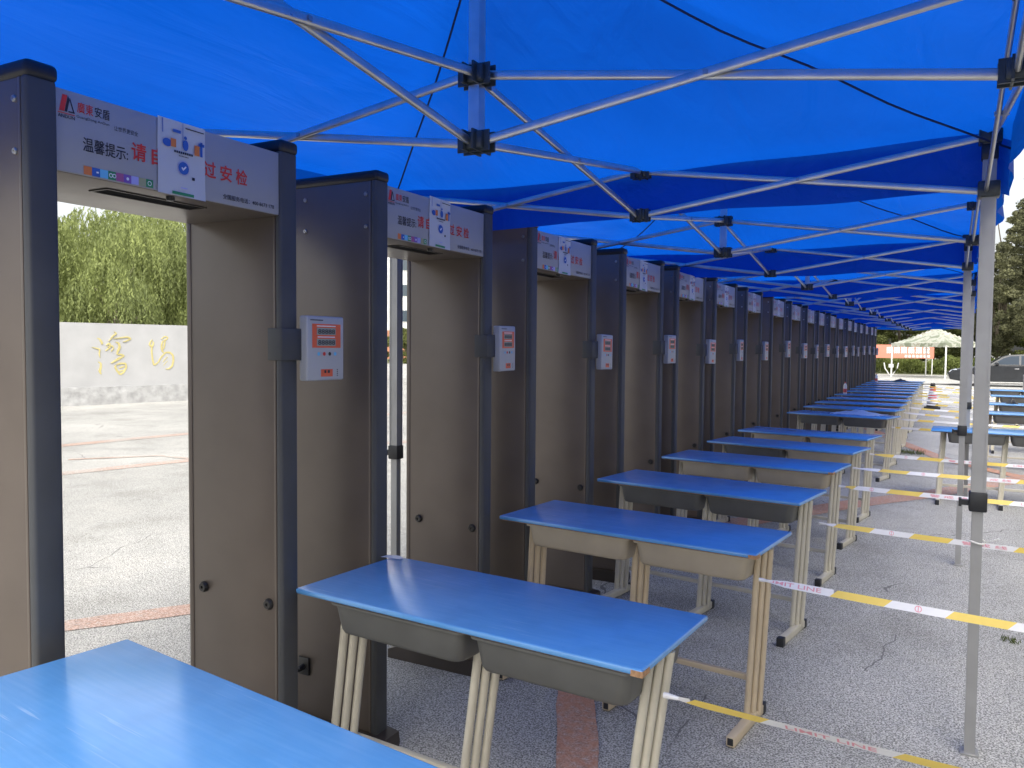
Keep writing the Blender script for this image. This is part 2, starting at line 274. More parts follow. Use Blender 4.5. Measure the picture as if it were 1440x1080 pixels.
def rbox(name, m, x0, x1, y0, y1, z0, z1, bev=0.004, seg=2):
    bm = bmesh.new(); bmesh.ops.create_cube(bm, size=1)
    for v in bm.verts: v.co = Vector(((x0 + x1) / 2 + v.co.x * (x1 - x0), (y0 + y1) / 2 + v.co.y * (y1 - y0), (z0 + z1) / 2 + v.co.z * (z1 - z0)))
    bmesh.ops.bevel(bm, geom=bm.edges[:], offset=bev, segments=seg, affect='EDGES', profile=0.5)
    me = bpy.data.meshes.new(name); bm.to_mesh(me); bm.free(); me.materials.append(MATS[m]); smooth_angle(me, 40); return me
def put(name, me, parent=None, loc=(0, 0, 0), rot=(0, 0, 0)):
    o = bpy.data.objects.new(name, me); C.objects.link(o); o.location = loc; o.rotation_euler = rot
    if parent: o.parent = parent
    return o
def tag(o, label=None, cat=None, group=None, kind=None):
    for k, v in (('label', label), ('category', cat), ('group', group), ('kind', kind)):
        if v: o[k] = v
    return o
def empty(name, loc=(0, 0, 0), rz=0.0):
    o = bpy.data.objects.new(name, None); C.objects.link(o); o.location = loc; o.rotation_euler = (0, 0, rz); o.empty_display_size = .1; return o
def copy_tree(o, parent=None):
    c = o.copy(); C.objects.link(c); c.parent = parent
    for ch in list(o.children): copy_tree(ch, c)
    return c
ORD = ['', 'first', 'second', 'third', 'fourth', 'fifth', 'sixth', 'seventh', 'eighth', 'ninth', 'tenth', 'eleventh', 'twelfth', 'thirteenth', 'fourteenth', 'fifteenth', 'sixteenth', 'seventeenth', 'eighteenth', 'nineteenth', 'twentieth']

def text_flat(txt, size, bold=0.0, align='LEFT', spacing=1.0):
    """2-D outline of a line of writing: (verts (x, y), faces)."""
    cu = bpy.data.curves.new('t', 'FONT'); cu.body = txt; cu.size = size; cu.offset = bold; cu.align_x = align; cu.resolution_u = 2; cu.space_character = spacing
    ob = bpy.data.objects.new('t', cu); C.objects.link(ob)
    dg = bpy.context.evaluated_depsgraph_get(); me = bpy.data.meshes.new_from_object(ob.evaluated_get(dg))
    vs = [(v.co.x, v.co.y) for v in me.vertices]; fs = [tuple(p.vertices) for p in me.polygons]
    bpy.data.objects.remove(ob); bpy.data.curves.remove(cu); bpy.data.meshes.remove(me)
    return vs, fs
def fit_text(txt, u0, u1, v0, v1, bold=0.0, spacing=1.0):
    """a line of writing stretched into the box u0..u1, v0..v1"""
    vs, fs = text_flat(txt, 1.0, bold, spacing=spacing)
    if not vs: return [], []
    xs = [v[0] for v in vs]; ys = [v[1] for v in vs]; a, b, c, d = min(xs), max(xs), min(ys), max(ys)
    return [(u0 + (x - a) / (b - a) * (u1 - u0), v0 + (y - c) / (d - c) * (v1 - v0)) for x, y in vs], fs
# ------------------------------------------------------------------ ground, painted lines, sunlit far ground
def sheet(name, pts, z, m, kind='structure', sub=0):
    b = MB(); b.add([(x, y, z) for x, y in pts], [tuple(range(len(pts)))])
    return tag(put(name, b.mesh(name, m)), kind=kind)
sheet('ground', [(-900, -600), (900, -600), (900, 1200), (-900, 1200)], 0.0, 'asphalt')
sheet('far_sunlit_ground', [(-60, 33.0), (120, 29.5), (120, 56), (-60, 60)], 0.004, 'sunlit_asphalt')  # asphalt beyond the tents, painted paler for the bright sun on it
mat('verge_soil', (0.16, 0.17, 0.09), 0.95, var=0.4, scale=3, bump=0.5, bscale=20)
sheet('grass_verge', [(-60, 60.4), (120, 57.5), (160, 200), (-120, 200)], 0.008, 'verge_soil')
def band(name, line, w, z=0.004, m='asphalt_paint'):
    """painted band following a line of points, ragged edges"""
    pts = [Vector((x, y, 0)) for x, y in line]; fine = []
    for i in range(len(pts) - 1):
        n = max(2, int((pts[i + 1] - pts[i]).length / 0.12))
        for k in range(n): fine.append(pts[i].lerp(pts[i + 1], k / n))
    fine.append(pts[-1]); b = MB(); vs = []
    for i, p in enumerate(fine):
        d = (fine[min(i + 1, len(fine) - 1)] - fine[max(0, i - 1)]).normalized(); s = Vector((-d.y, d.x, 0))
        a, c = w / 2 + random.uniform(-.006, .006), w / 2 + random.uniform(-.006, .006)
        vs += [(p + s * a) + Vector((0, 0, z)), (p - s * c) + Vector((0, 0, z))]
    b.add(vs, [(2 * i, 2 * i + 1, 2 * i + 3, 2 * i + 2) for i in range(len(fine) - 1)])
    return tag(put(name, b.mesh(name, m)), kind='structure')
band('painted_line', [(-1.82, 4.1), (-1.48, 3.41), (-1.17, 2.72), (-0.85, 2.0), (-0.5, 1.2)], 0.165)
band('painted_line', [(-2.6, 5.9), (-2.2, 6.5), (-1.55, 7.44), (-0.78, 8.84), (-0.15, 9.8), (0.91, 11.7), (2.4, 14.6), (6, 21)], 0.30)
band('painted_line', [(1.6, 10.6), (0.92, 11.75), (0.06, 13.1), (-0.45, 14.7), (-1.3, 17.5), (-2.6, 21.0)], 0.22, 0.008)
band('painted_line', [(-14.5, -2.0), (-11.95, 7.2), (-11.7, 9.8), (-11.3, 15), (-10.5, 26)], 0.30, m='faded_paint')
band('painted_line', [(-9.6, 3.5), (-9.35, 5.9), (-9.0, 7.45), (-7.9, 10.5), (-6.0, 15)], 0.26, m='faded_paint')
band('painted_line', [(-10.4, 6.7), (-9.7, 7.6), (-9.0, 7.6)], 0.10, 0.006, m='faded_paint')
band('painted_line', [(-4.6, 2.05), (-4.29, 2.66), (-3.93, 3.2), (-3.4, 4.0)], 0.20, 0.004, m='faded_paint')

# ------------------------------------------------------------------ metal-detector gates
T_, OPEN, DEPTH, GH = 0.075, 0.735, 0.425, 2.23
GW = 2 * T_ + OPEN
HU = OPEN / 0.711
def hdr_y(u): return T_ + u * HU
def face_mesh(name, m, vs, fs, x):
    b = MB(); b.add([(x, y, z) for y, z in vs], fs); me = b.mesh(name, m); return me
def quads(rects): 
    vs = []; fs = []
    for y0, y1, z0, z1 in rects: o = len(vs); vs += [(y0, z0), (y1, z0), (y1, z1), (y0, z1)]; fs.append((o, o + 1, o + 2, o + 3))
    return vs, fs
def join2(*parts):
    V = []; F = []
    for vs, fs in parts: o = len(V); V += vs; F += [tuple(i + o for i in f) for f in fs]
    return V, F
def disc(cy, cz, r, n=20, ry=None): 
    return [(cy + (ry or r) * math.cos(2 * math.pi * k / n), cz + r * math.sin(2 * math.pi * k / n)) for k in range(n)], [tuple(range(n))]
def ring(cy, cz, r0, r1, n=20):
    vs = []; fs = []
    for k in range(n):
        a = 2 * math.pi * k / n; vs += [(cy + r0 * math.cos(a), cz + r0 * math.sin(a)), (cy + r1 * math.cos(a), cz + r1 * math.sin(a))]
    for k in range(n): j = (k + 1) % n; fs.append((2 * k, 2 * k + 1, 2 * j + 1, 2 * j))
    return vs, fs
def ft(txt, u0, u1, z0, z1, bold=0.0): return fit_text(txt, hdr_y(u0), hdr_y(u1), z0, z1, bold)
def bolt_mesh(name, r, h, m, axis):
    b = MB()
    n = 12; vs = []; prof = [(r, 0), (r, h * .5), (r * .75, h), (r * .3, h), (r * .28, h * .6)]; fs = []
    for rr, hh in prof:
        for k in range(n):
            a = 2 * math.pi * k / n; vs.append((rr * math.cos(a), hh * axis, rr * math.sin(a)))
    for i in range(len(prof) - 1):
        for k in range(n): fs.append((i * n + k, i * n + (k + 1) % n, (i + 1) * n + (k + 1) % n, (i + 1) * n + k))
    fs.append(tuple((len(prof) - 1) * n + k for k in range(n))); b.add(vs, fs); return b.mesh(name, m, 40)

def make_gate():
    g = empty('metal_detector_gate')
    bolt_out = bolt_mesh('bolt', 0.0085, 0.006, 'bolt_steel', -1); knob_in = bolt_mesh('knob', 0.019, 0.014, 'knob_black', -1)
    bolt_far = bolt_mesh('bolt', 0.0085, 0.006, 'bolt_steel', 1)
    body = rbox('post', 'gate_panel', -0.422, -0.034, 0.003, T_ - 0.003, 0.055, 2.19, 0.002)
    trim = rbox('front_trim', 'gate_trim', -0.028, 0.0, 0.0, T_, 0.03, 2.195, 0.010, 3)
    lip = rbox('trim_lip', 'gate_panel', -0.0365, -0.027, 0.001, T_ - 0.001, 0.05, 2.19, 0.002)
    rear = rbox('rear_trim', 'gate_panel', -0.445, -0.421, 0.0, T_, 0.03, 2.195, 0.007, 2)
    cap = rbox('top_cap', 'gate_cap', -0.452, 0.005, -0.003, T_ + 0.003, 2.188, GH, 0.014, 3)
    fb = MB(); fb.prism([(-0.545, 0.0), (0.045, 0.0), (0.05, 0.02), (0.045, 0.062), (-0.04, 0.075), (-0.43, 0.075), (-0.50, 0.062), (-0.545, 0.045)], 'y', -0.012, T_ + 0.012)
    foot = fb.mesh('foot_bar', 'gate_foot')
    for i, y0 in enumerate((0.0, T_ + OPEN)):
        p = put('post', body, g, (0, y0, 0))
        for n, me in (('front_trim', trim), ('trim_lip', lip), ('rear_trim', rear), ('top_cap', cap), ('foot_bar', foot)): put(n, me, p)
        if i == 0:
            for bx in (-0.352, -0.051):
                for bz in (2.142, 2.020): put('bolt', bolt_out, p, (bx, 0.0035, bz))
        else:
            for bx in (-0.368, -0.062): put('knob', knob_in, p, (bx, 0.0035, 0.712 if bx > -.2 else 0.725))
            for bx in (-0.352, -0.055):
                for bz in (2.142, 2.020): put('bolt', bolt_far, p, (bx, T_ - 0.0035, bz))
    # header with its printed face
    hb = rbox('header', 'gate_panel', -0.420, -0.014, T_ - 0.004, T_ + OPEN + 0.004, 1.985, 2.182, 0.003)
    h = put('header', hb, g)
    put('sign_face', rbox('sign_face', 'sign_face', -0.016, -0.008, T_ + 0.0005, T_ + OPEN - 0.0005, 1.987, 2.184, 0.002), h)
    XF = -0.0066
    sl_ = MB(); sl_.box(-0.165, -0.098, hdr_y(.19), hdr_y(.50), 1.9835, 1.9846); put('slot', sl_.mesh('slot', 'slot_dark'), h)
    fr = MB()
    for a in ((-.170, -.165, hdr_y(.185), hdr_y(.505)), (-.098, -.093, hdr_y(.185), hdr_y(.505)), (-.165, -.098, hdr_y(.185), hdr_y(.19)), (-.165, -.098, hdr_y(.50), hdr_y(.505))): fr.box(*a, 1.981, 1.9848)
    put('slot_frame', fr.mesh('slot_frame', 'gate_foot'), h)
    se = MB(); se.lathe([(0.010, 0), (0.012, .004), (0.012, .012)], (-0.05, hdr_y(.345), 1.9735)); put('sensor', se.mesh('sensor', 'black_plastic', 40), h)
    # --- writing
    for nm, mt, tx in (('brand_name', 'ink_black', ('安盾', .097, .137, 2.1365, 2.163, 0.006)), ('slogan', 'ink_black', ('让世界更安全', .148, .216, 2.1165, 2.129, 0)), ('latin_name', 'ink_black', ('GuangDong AnDun', .05, .135, 2.122, 2.1305, 0)),
                       ('reminder_heading', 'ink_black', ('温馨提示:', .065, .186, 2.046, 2.081, 0.007)), ('hotline', 'ink_black', ('全国服务电话：400 8673 178', .489, .688, 2.001, 2.0165, 0.010)), ('brand_name', 'ink_red', ('廣東', .052, .093, 2.1365, 2.163, 0.004))):
        put(nm, face_mesh(nm, mt, *ft(*tx), XF), h)
    for ch_, u in zip('请自觉通过安检', (.196, .255, .305, .36, .422, .480, .538)):
        put('red_character', face_mesh('red_character', 'ink_red', *ft(ch_, u, u + .043, 2.053, 2.100, .016), XF), h)
    def poly(ps): return [(hdr_y(u), z) for u, z in ps], [tuple(range(len(ps)))]
    lr = join2(poly([(.007, 2.131), (.020, 2.131), (.028, 2.171), (.016, 2.171)]), poly([(.004, 2.1275), (.0455, 2.1275), (.0455, 2.1255), (.004, 2.1255)]))
    put('emblem_red', face_mesh('emblem_red', 'ink_red', *lr, XF), h)
    lb = join2(poly([(.0205, 2.131), (.0265, 2.131), (.0335, 2.160), (.0295, 2.171)]), poly([(.0345, 2.166), (.0455, 2.131), (.0425, 2.131), (.0325, 2.1645)]), poly([(.030, 2.131), (.0455, 2.131), (.0455, 2.134), (.030, 2.134)]), ft('ANDUN', .004, .0455, 2.1150, 2.1235, .01))
    put('emblem_black', face_mesh('emblem_black', 'ink_black', *lb, XF), h)
    cols = ['ink_orange', 'ink_blue', 'ink_cyan', 'ink_green', 'ink_plum', 'ink_purple', 'ink_lilac', 'ink_olive', 'ink_green']
    for i, c in enumerate(cols):
        u0 = .066 + i * .0214
        ch = put('colour_chip', face_mesh('colour_chip', c, *poly([(u0, 1.9895), (u0 + .0212, 1.9895), (u0 + .0212, 2.0105), (u0, 2.0105)]), XF), h)
    wh = join2(ring(hdr_y(.1375), 2.0, .0035, .0055), ring(hdr_y(.1467), 2.0, .0035, .0055), ring(hdr_y(.2475), 2.0, .0045, .0062), disc(hdr_y(.184), 2.0, .004), poly([(.0985, 1.998), (.1045, 1.998), (.1045, 2.002), (.0985, 2.002)]))
    tag(put('chip_marks', face_mesh('chip_marks', 'ink_white', *wh, XF + .0006), h), kind='stuff')
    # --- notice sheet taped over the middle
    pb = MB(); nn = 6; py0, py1 = hdr_y(.273), hdr_y(.426)
    vs = []; fs = []
    for i in range(nn + 1):
        for j in range(nn + 1):
            y = py0 + (py1 - py0) * i / nn; z = 1.982 + .205 * j / nn
            vs.append((-0.0052 + .0016 * math.sin(j * 1.1) * (1 - j / nn) + (.003 if j == 0 and i > 3 else 0), y, z))
    for i in range(nn):
        for j in range(nn): a = i * (nn + 1) + j; fs.append((a, a + nn + 1, a + nn + 2, a + 1))
    pb.add(vs, fs); n_ = put('notice_sheet', pb.mesh('notice_sheet', 'paper', 60), g)
    XN = -0.0022
    def pn(u0, u1, v0, v1): return (py0 + (py1 - py0) * u0, py0 + (py1 - py0) * u1, 1.982 + .205 * v0, 1.982 + .205 * v1)
    def pd(u, v, r, ry=None): return disc(py0 + (py1 - py0) * u, 1.982 + .205 * v, r, 16, ry)
    for pc in (pd(.18, .68, .011, .015), pd(.56, .70, .015, .010), pd(.56, .80, .005), quads([pn(.88, .93, .60, .80)]), quads([pn(.84, .97, .74, .78)]), quads([pn(.30, .46, .84, .88)]), quads([pn(.08, .095, .80, .99)]), quads([pn(.50, .51, .72, .99)]), disc(py0 + (py1 - py0) * .52, 1.982 + .205 * .385, .0175)):
        put('print_shape', face_mesh('print_shape', 'ink_blue', *pc, XN), n_)
    for q_ in (pn(.25, .36, .64, .75), pn(.75, .86, .60, .74)): put('print_shape', face_mesh('print_shape', 'ink_orange', *quads([q_]), XN + .0004), n_)
    tag(put('print_text', face_mesh('print_text', 'ink_black', *quads([pn(.32 + .045 * i, .355 + .045 * i, .575, .605) for i in range(9)] + [pn(.42 + .03 * i, .44 + .03 * i, .535, .55) for i in range(7)] + [pn(.56, .96, .925, .94), pn(.70, .76, .25, .29)]), XN), n_), kind='stuff')
    put('print_green', face_mesh('print_green', 'ink_green', *quads([pn(.28, .74, .015, .055)]), XN), n_)
    rays = [(py0 + (py1 - py0) * .52 + .020 * math.cos(a), 1.982 + .205 * .385 + .020 * math.sin(a)) for a in [i * math.pi / 12 for i in range(24)]]
    tag(put('print_rays', face_mesh('print_rays', 'ink_lilac', *join2(*[quads([(y - .0012, y + .0012, z - .0012, z + .0012)]) for y, z in rays], quads([pn(.46, .60, .11, .125)])), XN), n_), kind='stuff')
    cy, cz = py0 + (py1 - py0) * .52, 1.982 + .205 * .385
    put('print_tick', face_mesh('print_tick', 'ink_white', [(cy - .008, cz), (cy - .005, cz + .003), (cy - .002, cz - .001), (cy + .006, cz + .007), (cy + .009, cz + .004), (cy - .002, cz - .007)], [(0, 1, 2, 5), (2, 3, 4, 5)], XN + .0005), n_)
    # --- control box on the outer side of the far post
    bx = put('control_box', rbox('control_box', 'box_plastic', 0.0, 0.038, GW + 0.004, GW + 0.176, 1.452, 1.668, 0.006, 3), g)
    def cf(u0, u1, v0, v1): y0 = GW + .004; return (y0 + .172 * u0, y0 + .172 * u1, 1.452 + .216 * (1 - v1), 1.452 + .216 * (1 - v0))
    XB = 0.0386
    put('display_panel', face_mesh('display_panel', 'display_red', *quads([cf(.13, .90, .12, .49)]), XB), bx)
    [put('display_window', face_mesh('display_window', 'lcd', *quads([q_]), XB + .0006), bx) for q_ in (cf(.25, .76, .18, .29), cf(.25, .76, .35, .46))]
    y0, y1, z0, z1 = cf(.28, .74, .20, .275); a_ = fit_text('88888', y0, y1, z0, z1, .02); y0, y1, z0, z1 = cf(.28, .74, .37, .445); b_ = fit_text('88888', y0, y1, z0, z1, .02)
    [put('digits', face_mesh('digits', 'ink_black', *q_, XB + .0012), bx) for q_ in (a_, b_)]
    tag(put('panel_print', face_mesh('panel_print', 'ink_white', *quads([cf(.25, .76, .145, .160), cf(.27, .74, .315, .330)]), XB + .0006), bx), kind='stuff')
    for k, c in enumerate(('ink_cyan', 'ink_red', 'ink_black', 'ink_cyan')):
        u = .30 + k * .148; y0, y1, z0, z1 = cf(u - .04, u + .04, .55, .62); bb = disc((y0 + y1) / 2, (z0 + z1) / 2, .0065, 14)
        put('button', face_mesh('button', c, *bb, XB + .0006), bx)
    put('rating_label', face_mesh('rating_label', 'display_red', *quads([cf(.36, .68, .825, .94)]), XB), bx)
    tag(put('label_marks', face_mesh('label_marks', 'ink_black', *quads([cf(.45, .50, .84, .885), cf(.54, .60, .84, .885)] + [cf(.79, .82, .83 + .03 * i, .845 + .03 * i) for i in range(4)] + [cf(.08, .42, .055, .07)]), XB + .0006), bx), kind='stuff')
    br = put('bracket', rbox('bracket', 'gate_trim', -0.001, 0.012, T_ + OPEN - 0.004, GW + 0.012, 1.520, 1.625, 0.004, 2), bx)
    put('bracket', rbox('bracket', 'gate_trim', -0.055, 0.008, T_ + OPEN - 0.006, T_ + OPEN + 0.006, 1.520, 1.625, 0.003, 2), bx)
    return g
gate = make_gate()
GY = [2.013, 3.315, 4.600, 5.912, 7.110, 8.250]
while len(GY) < 19: GY.append(GY[-1] + 1.30 + RNG.uniform(-.04, .04))
for k, y in enumerate(GY):
    o = gate if k == 0 else copy_tree(gate)
    o.location = (-1.887 + 0.0095 * max(0, y - 6) + (0 if k < 3 else RNG.uniform(-.012, .012)), y - GW, 0); o.rotation_euler = (0, 0, 0 if k < 6 else RNG.uniform(-.012, .012))
    for ch in o.children:
        if ch.name.startswith('notice_sheet'):
            pv = Vector((0, GW / 2, 2.18)); ch.matrix_local = Matrix.Translation(pv + Vector((0, RNG.uniform(-.018, .018) if k else 0, RNG.uniform(-.006, .004) if k else 0))) @ Matrix.Rotation(R(RNG.uniform(-2.5, 2.5) if k else -.5), 4, 'X') @ Matrix.Translation(-pv)
        elif ch.name.startswith('control_box'):
            pv = Vector((0, GW, 1.57)); ch.matrix_local = Matrix.Translation(pv + Vector((0, 0, RNG.uniform(-.02, .02) if k else 0))) @ Matrix.Rotation(R(RNG.uniform(-9, 3)), 4, 'Z') @ Matrix.Rotation(R(RNG.uniform(-1, 1)), 4, 'X') @ Matrix.Translation(-pv)
    lab = (f'dark walk-through metal detector, {ORD[k + 1]} from the row end away from the camouflage canopy' if k < 10
           else f'dark walk-through metal detector, {ORD[19 - k]} from the row end facing the camouflage canopy')
    tag(o, lab, 'metal detector', 'metal detector gates lined up under the blue tents')
# wall plug on the second gate's near post
plug = empty('power_plug', (-2.25, GY[1] - GW + 0.001, 0.273)); tag(plug, 'black power socket and plug low on the second detector gate post', 'plug')
put('socket_plate', rbox('socket_plate', 'knob_black', -.028, .028, -.008, 0.004, -.036, .036, .003), plug)
pm = MB(); pm.tube([(0, -.006, -.002), (0, -.030, -.004), (-.018, -.045, -.012), (-.05, -.05, -.030), (-.09, -.03, -.09), (-.10, -.01, -.268)], [.013, .012, .006, .005, .005, .005], 10); put('plug_cord', pm.mesh('plug_cord', 'black_plastic', 40), plug)
# ------------------------------------------------------------------ desks
DW, DD, DH = 1.245, 0.505, 0.76
def tray_mesh(name, m, x0, x1, y0, y1, zt, zb):
    """open moulded tub: tapered, rounded corners, rim"""
    def loop(a, b, c, d, r, z, n=4):
        pts = []
        for cx, cy, s in ((b - r, d - r, 0), (a + r, d - r, 1), (a + r, c + r, 2), (b - r, c + r, 3)):
            for k in range(n + 1): t = (s + k / n) * math.pi / 2; pts.append((cx + r * math.cos(t), cy + r * math.sin(t), z))
        return pts
    L_ = [loop(x0 - .012, x1 + .012, y0 - .008, y1 + .012, .03, zt), loop(x0 - .012, x1 + .012, y0 - .008, y1 + .012, .03, zt - .008), loop(x0, x1, y0, y1, .035, zt - .010),
          loop(x0 + .013, x1 - .013, y0 + .012, y1 - .012, .035, zb + .014), loop(x0 + .018, x1 - .018, y0 + .017, y1 - .017, .035, zb + .004), loop(x0 + .030, x1 - .030, y0 + .028, y1 - .028, .03, zb)]
    n = len(L_[0]); b = MB(); vs = [p for l in L_ for p in l]; fs = []
    for i in range(len(L_) - 1):
        for k in range(n): fs.append((i * n + k, i * n + (k + 1) % n, (i + 1) * n + (k + 1) % n, (i + 1) * n + k))
    fs.append(tuple((len(L_) - 1) * n + k for k in range(n))); fs.append(tuple(range(n - 1, -1, -1))); b.add(vs, fs); return b.mesh(name, m, 50)
MESH = {}
def desk_mesh(key, fn):
    if key not in MESH: MESH[key] = fn()
    return MESH[key]
def make_desk(loc, rz, h=DH, tray=('tray_grey', 'tray_grey'), legm='leg_cream', lean=0.035, hollow=False, chip=False, label='', group='blue desks placed between the detector gates', detail=True):
    d = empty('school_desk', loc, rz); tag(d, label, 'desk', group)
    hk = round(h, 3)
    t = put('desktop', desk_mesh(('top', hk), lambda: rbox('desktop', 'desk_blue', 0, DW, 0, DD, h - .019, h, .007, 3)), d)
    put('underside', desk_mesh(('und', hk), lambda: rbox('underside', 'chipboard', .012, DW - .012, .012, DD - .012, h - .023, h - .0185, .001, 1)), t)
    for i, (a, b) in enumerate(((.150, .668), (.706, 1.200))):
        put('tray', desk_mesh(('tray', i, tray[i], hk), lambda: tray_mesh('tray', tray[i], a, b, .020, .44, h - .024, h - .130)), d)
    for i, x in enumerate((.115, .672, 1.222)):
        ztop = h - .022
        lg = put('leg', desk_mesh(('foot', legm), lambda: rbox('leg', legm, -.0175, .0175, -.09, .31, .006, .046, .004)), d, (x - lean, 0, 0))
        put('foot_end', desk_mesh(('fe', hollow), lambda: rbox('foot_end', 'black_plastic', -.0185 if not hollow else -.0125, .0185 if not hollow else .0125, -.096 if not hollow else -.0915, -.055 if not hollow else -.08, .0 if not hollow else .011, .048 if not hollow else .041, .003)), lg)  # hollow ends: dark plate painted in for the shade inside the open tube
        put('foot_end', desk_mesh('fe2', lambda: rbox('foot_end', 'black_plastic', -.0185, .0185, .275, .315, .0, .048, .003)), lg)
        for k in (-1, 0, 1):
            def tb(k=k):
                b = MB(); xb, yb = k * .0150, .185 + k * .034
                n = 10; vs = []; fs = []
                for z, dx in ((.030, 0), (ztop, lean * ztop / h)):
                    for q in range(n): a = 2 * math.pi * q / n; vs.append((xb + dx + .0130 * math.cos(a), yb + .0165 * math.sin(a) , z))
                for q in range(n): fs.append((q, (q + 1) % n, n + (q + 1) % n, n + q))
                fs.append(tuple(range(n))); fs.append(tuple(range(n, 2 * n))); b.add(vs, fs); return b.mesh('tube', legm, 50)
            put('tube', desk_mesh(('tube', k, legm, lean, hk, i < 2), tb), lg)
    st = desk_mesh(('st', legm, lean), lambda: rbox('stretcher', legm, .115 - lean + .008, 1.222 - lean - .008, .236, .260, .150, .175, .003)); put('stretcher', st, d)
    if chip:
        b = MB(); b.box(DW - .032, DW + .0012, -.0012, .010, h - .020, h - .0045); b.box(DW - .009, DW + .0012, .010, .045, h - .0195, h - .005); put('worn_corner', b.mesh('worn_corner', 'chipboard'), d)
    return d
def desk_at(FR, ang, h=DH, **k):
    a = R(ang); dx, dy = math.cos(a), math.sin(a)
    return make_desk((FR[0] - DW * dx, FR[1] - DW * dy, 0), a, h, **k)
G2, BG = ('tray_grey', 'tray_grey'), ('tray_beige', 'tray_beige')
# the nearest desk: measured from its back-left corner
a = R(-7.6); hz = 0.83; s_ = (CAMH - hz) / (CAMH - .76); bl = (-1.972 * s_ + .012, 1.423 * s_)
make_desk((bl[0] + math.sin(a) * DD, bl[1] - math.cos(a) * DD, 0), a, hz, G2, label='blue school desk set a little higher, against the first detector gate of the row')
FAR = 'towards the camouflage canopy'
desk_at((-.645, 1.907), -4.1, tray=G2, lean=.095, chip=True, label='worn blue school desk with grey trays and a white scrap stuck on its corner')
desk_at((-.630, 3.220), -6.3, tray=BG, legm='leg_beige', hollow=True, chip=True, label='blue school desk with beige trays, beige legs and open hollow foot ends')
desk_at((-.650, 4.440), -8.6, tray=G2, label='blue school desk with dark grey trays, between two desks with beige trays')
desk_at((-.628, 5.690), -7.7, tray=BG, chip=True, label='blue school desk with beige trays and cream legs, fourth metal detector beside it')
desk_at((-.612, 6.830), -11, tray=('tray_grey', 'tray_beige'), label='blue school desk with one grey and one beige tray')
desk_at((-.592, 7.965), -10.5, tray=BG, label='blue school desk with beige trays, the last before a wide gap between desks')
desk_at((-.585, 10.56), -15, tray=G2, label='blue school desk with a crumpled pale blue plastic sheet on it')
desk_at((-.560, 11.95), -12, tray=G2, label='blue school desk next after the plastic sheet desk ' + FAR)
ys = [13.25 + 1.30 * i for i in range(9)]
for i, y in enumerate(ys):
    n = len(ys) - i
    desk_at((-.545 + .004 * (y - 12) + RNG.uniform(-.02, .02), y + RNG.uniform(-.06, .06) - .1), -7 + RNG.uniform(-2, 2), tray=G2, label=f'blue school desk by the metal detectors, {ORD[n]} from the camouflage canopy end')
for i, (y, x) in enumerate(((9.33, -.10), (12.25, .44), (14.45, .62), (17.2, .78), (19.75, .74))):
    make_desk((x, y, 0), R(-1.5 + i * .4), DH, G2, label=f'blue desk outside the tent poles, {ORD[5 - i]} from the camouflage canopy end', group='blue desks outside the tent poles')
sc_ = MB(); sc_.add([(-1.885, 2.455, .7612), (-1.80, 2.462, .7614), (-1.795, 2.488, .7613), (-1.83, 2.499, .7630), (-1.878, 2.492, .7612)], [(0, 1, 2, 3, 4)])
tag(put('paper_scrap', sc_.mesh('paper_scrap', 'white_scrap')), 'white paper scrap stuck to the back corner of a worn blue desk', 'paper scrap')
# crumpled plastic sheet
def crumple(name, m, cx, cy, z, rx, ry, h, n=26, seed=3):
    r = np.random.default_rng(seed); vs = []; fs = []
    ph = r.uniform(0, 6.28, 12)
    for i in range(n):
        for j in range(n):
            u = -1 + 2 * i / (n - 1); v = -1 + 2 * j / (n - 1); q = max(0, 1 - (u * u + v * v) ** .5)
            w = sum(math.sin((2 + k) * u * (1 + .3 * k) + ph[k]) * math.cos((2 + k * .8) * v + ph[k + 5]) for k in range(5)) / 5
            e = 1 + .25 * math.sin(3 * math.atan2(v, u) + ph[2]) + .12 * math.sin(7 * math.atan2(v, u) + ph[3])
            vs.append((cx + u * rx * e, cy + v * ry * e, z + .002 + h * (q ** .8) * (.55 + .45 * abs(w)) + r.uniform(0, .006)))
    for i in range(n - 1):
        for j in range(n - 1): aa = i * n + j; fs.append((aa, aa + n, aa + n + 1, aa + 1))
    b = MB(); b.add(vs, fs); return b.mesh(name, m, 25)
tag(put('plastic_sheet', crumple('plastic_sheet', 'film_blue', -.93, 10.98, DH, .26, .13, .085)), 'crumpled pale blue plastic sheet lying on a blue desk', 'plastic sheet')
def bottle(x, y, lab):
    b = empty('water_bottle', (x, y, DH)); tag(b, lab, 'bottle', 'bottles on the desks')
    m = MB(); m.lathe([(.026, 0), (.032, .006), (.032, .15), (.026, .175), (.012, .20), (.012, .205)], n=14); put('body', m.mesh('body', 'white_paint', 40), b)
    m = MB(); m.lathe([(.0328, .03), (.0335, .034), (.0335, .095), (.0328, .10)], n=14); put('wrapper', m.mesh('wrapper', 'bottle_red', 40), b)
    m = MB(); m.lathe([(.014, .203), (.014, .222), (.012, .224)], n=12); put('cap', m.mesh('cap', 'bottle_red', 40), b)
bottle(-1.60, 16.02, 'red and white drink bottle on the desk seventh from the canopy end'); bottle(-1.52, 22.62, 'red and white drink bottle standing on a desk near the camouflage canopy end')
tag(put('cloth_bundle', crumple('cloth_bundle', 'gate_trim', -1.02, 23.75, DH, .16, .12, .10, 16, 8)), 'small dark cloth bundle on the far desk of the row', 'bundle')
tag(put('black_pouch', crumple('black_pouch', 'black_plastic', .95, 14.70, DH, .07, .06, .11, 14, 5)), 'small black pouch on a desk outside the tent poles', 'pouch')

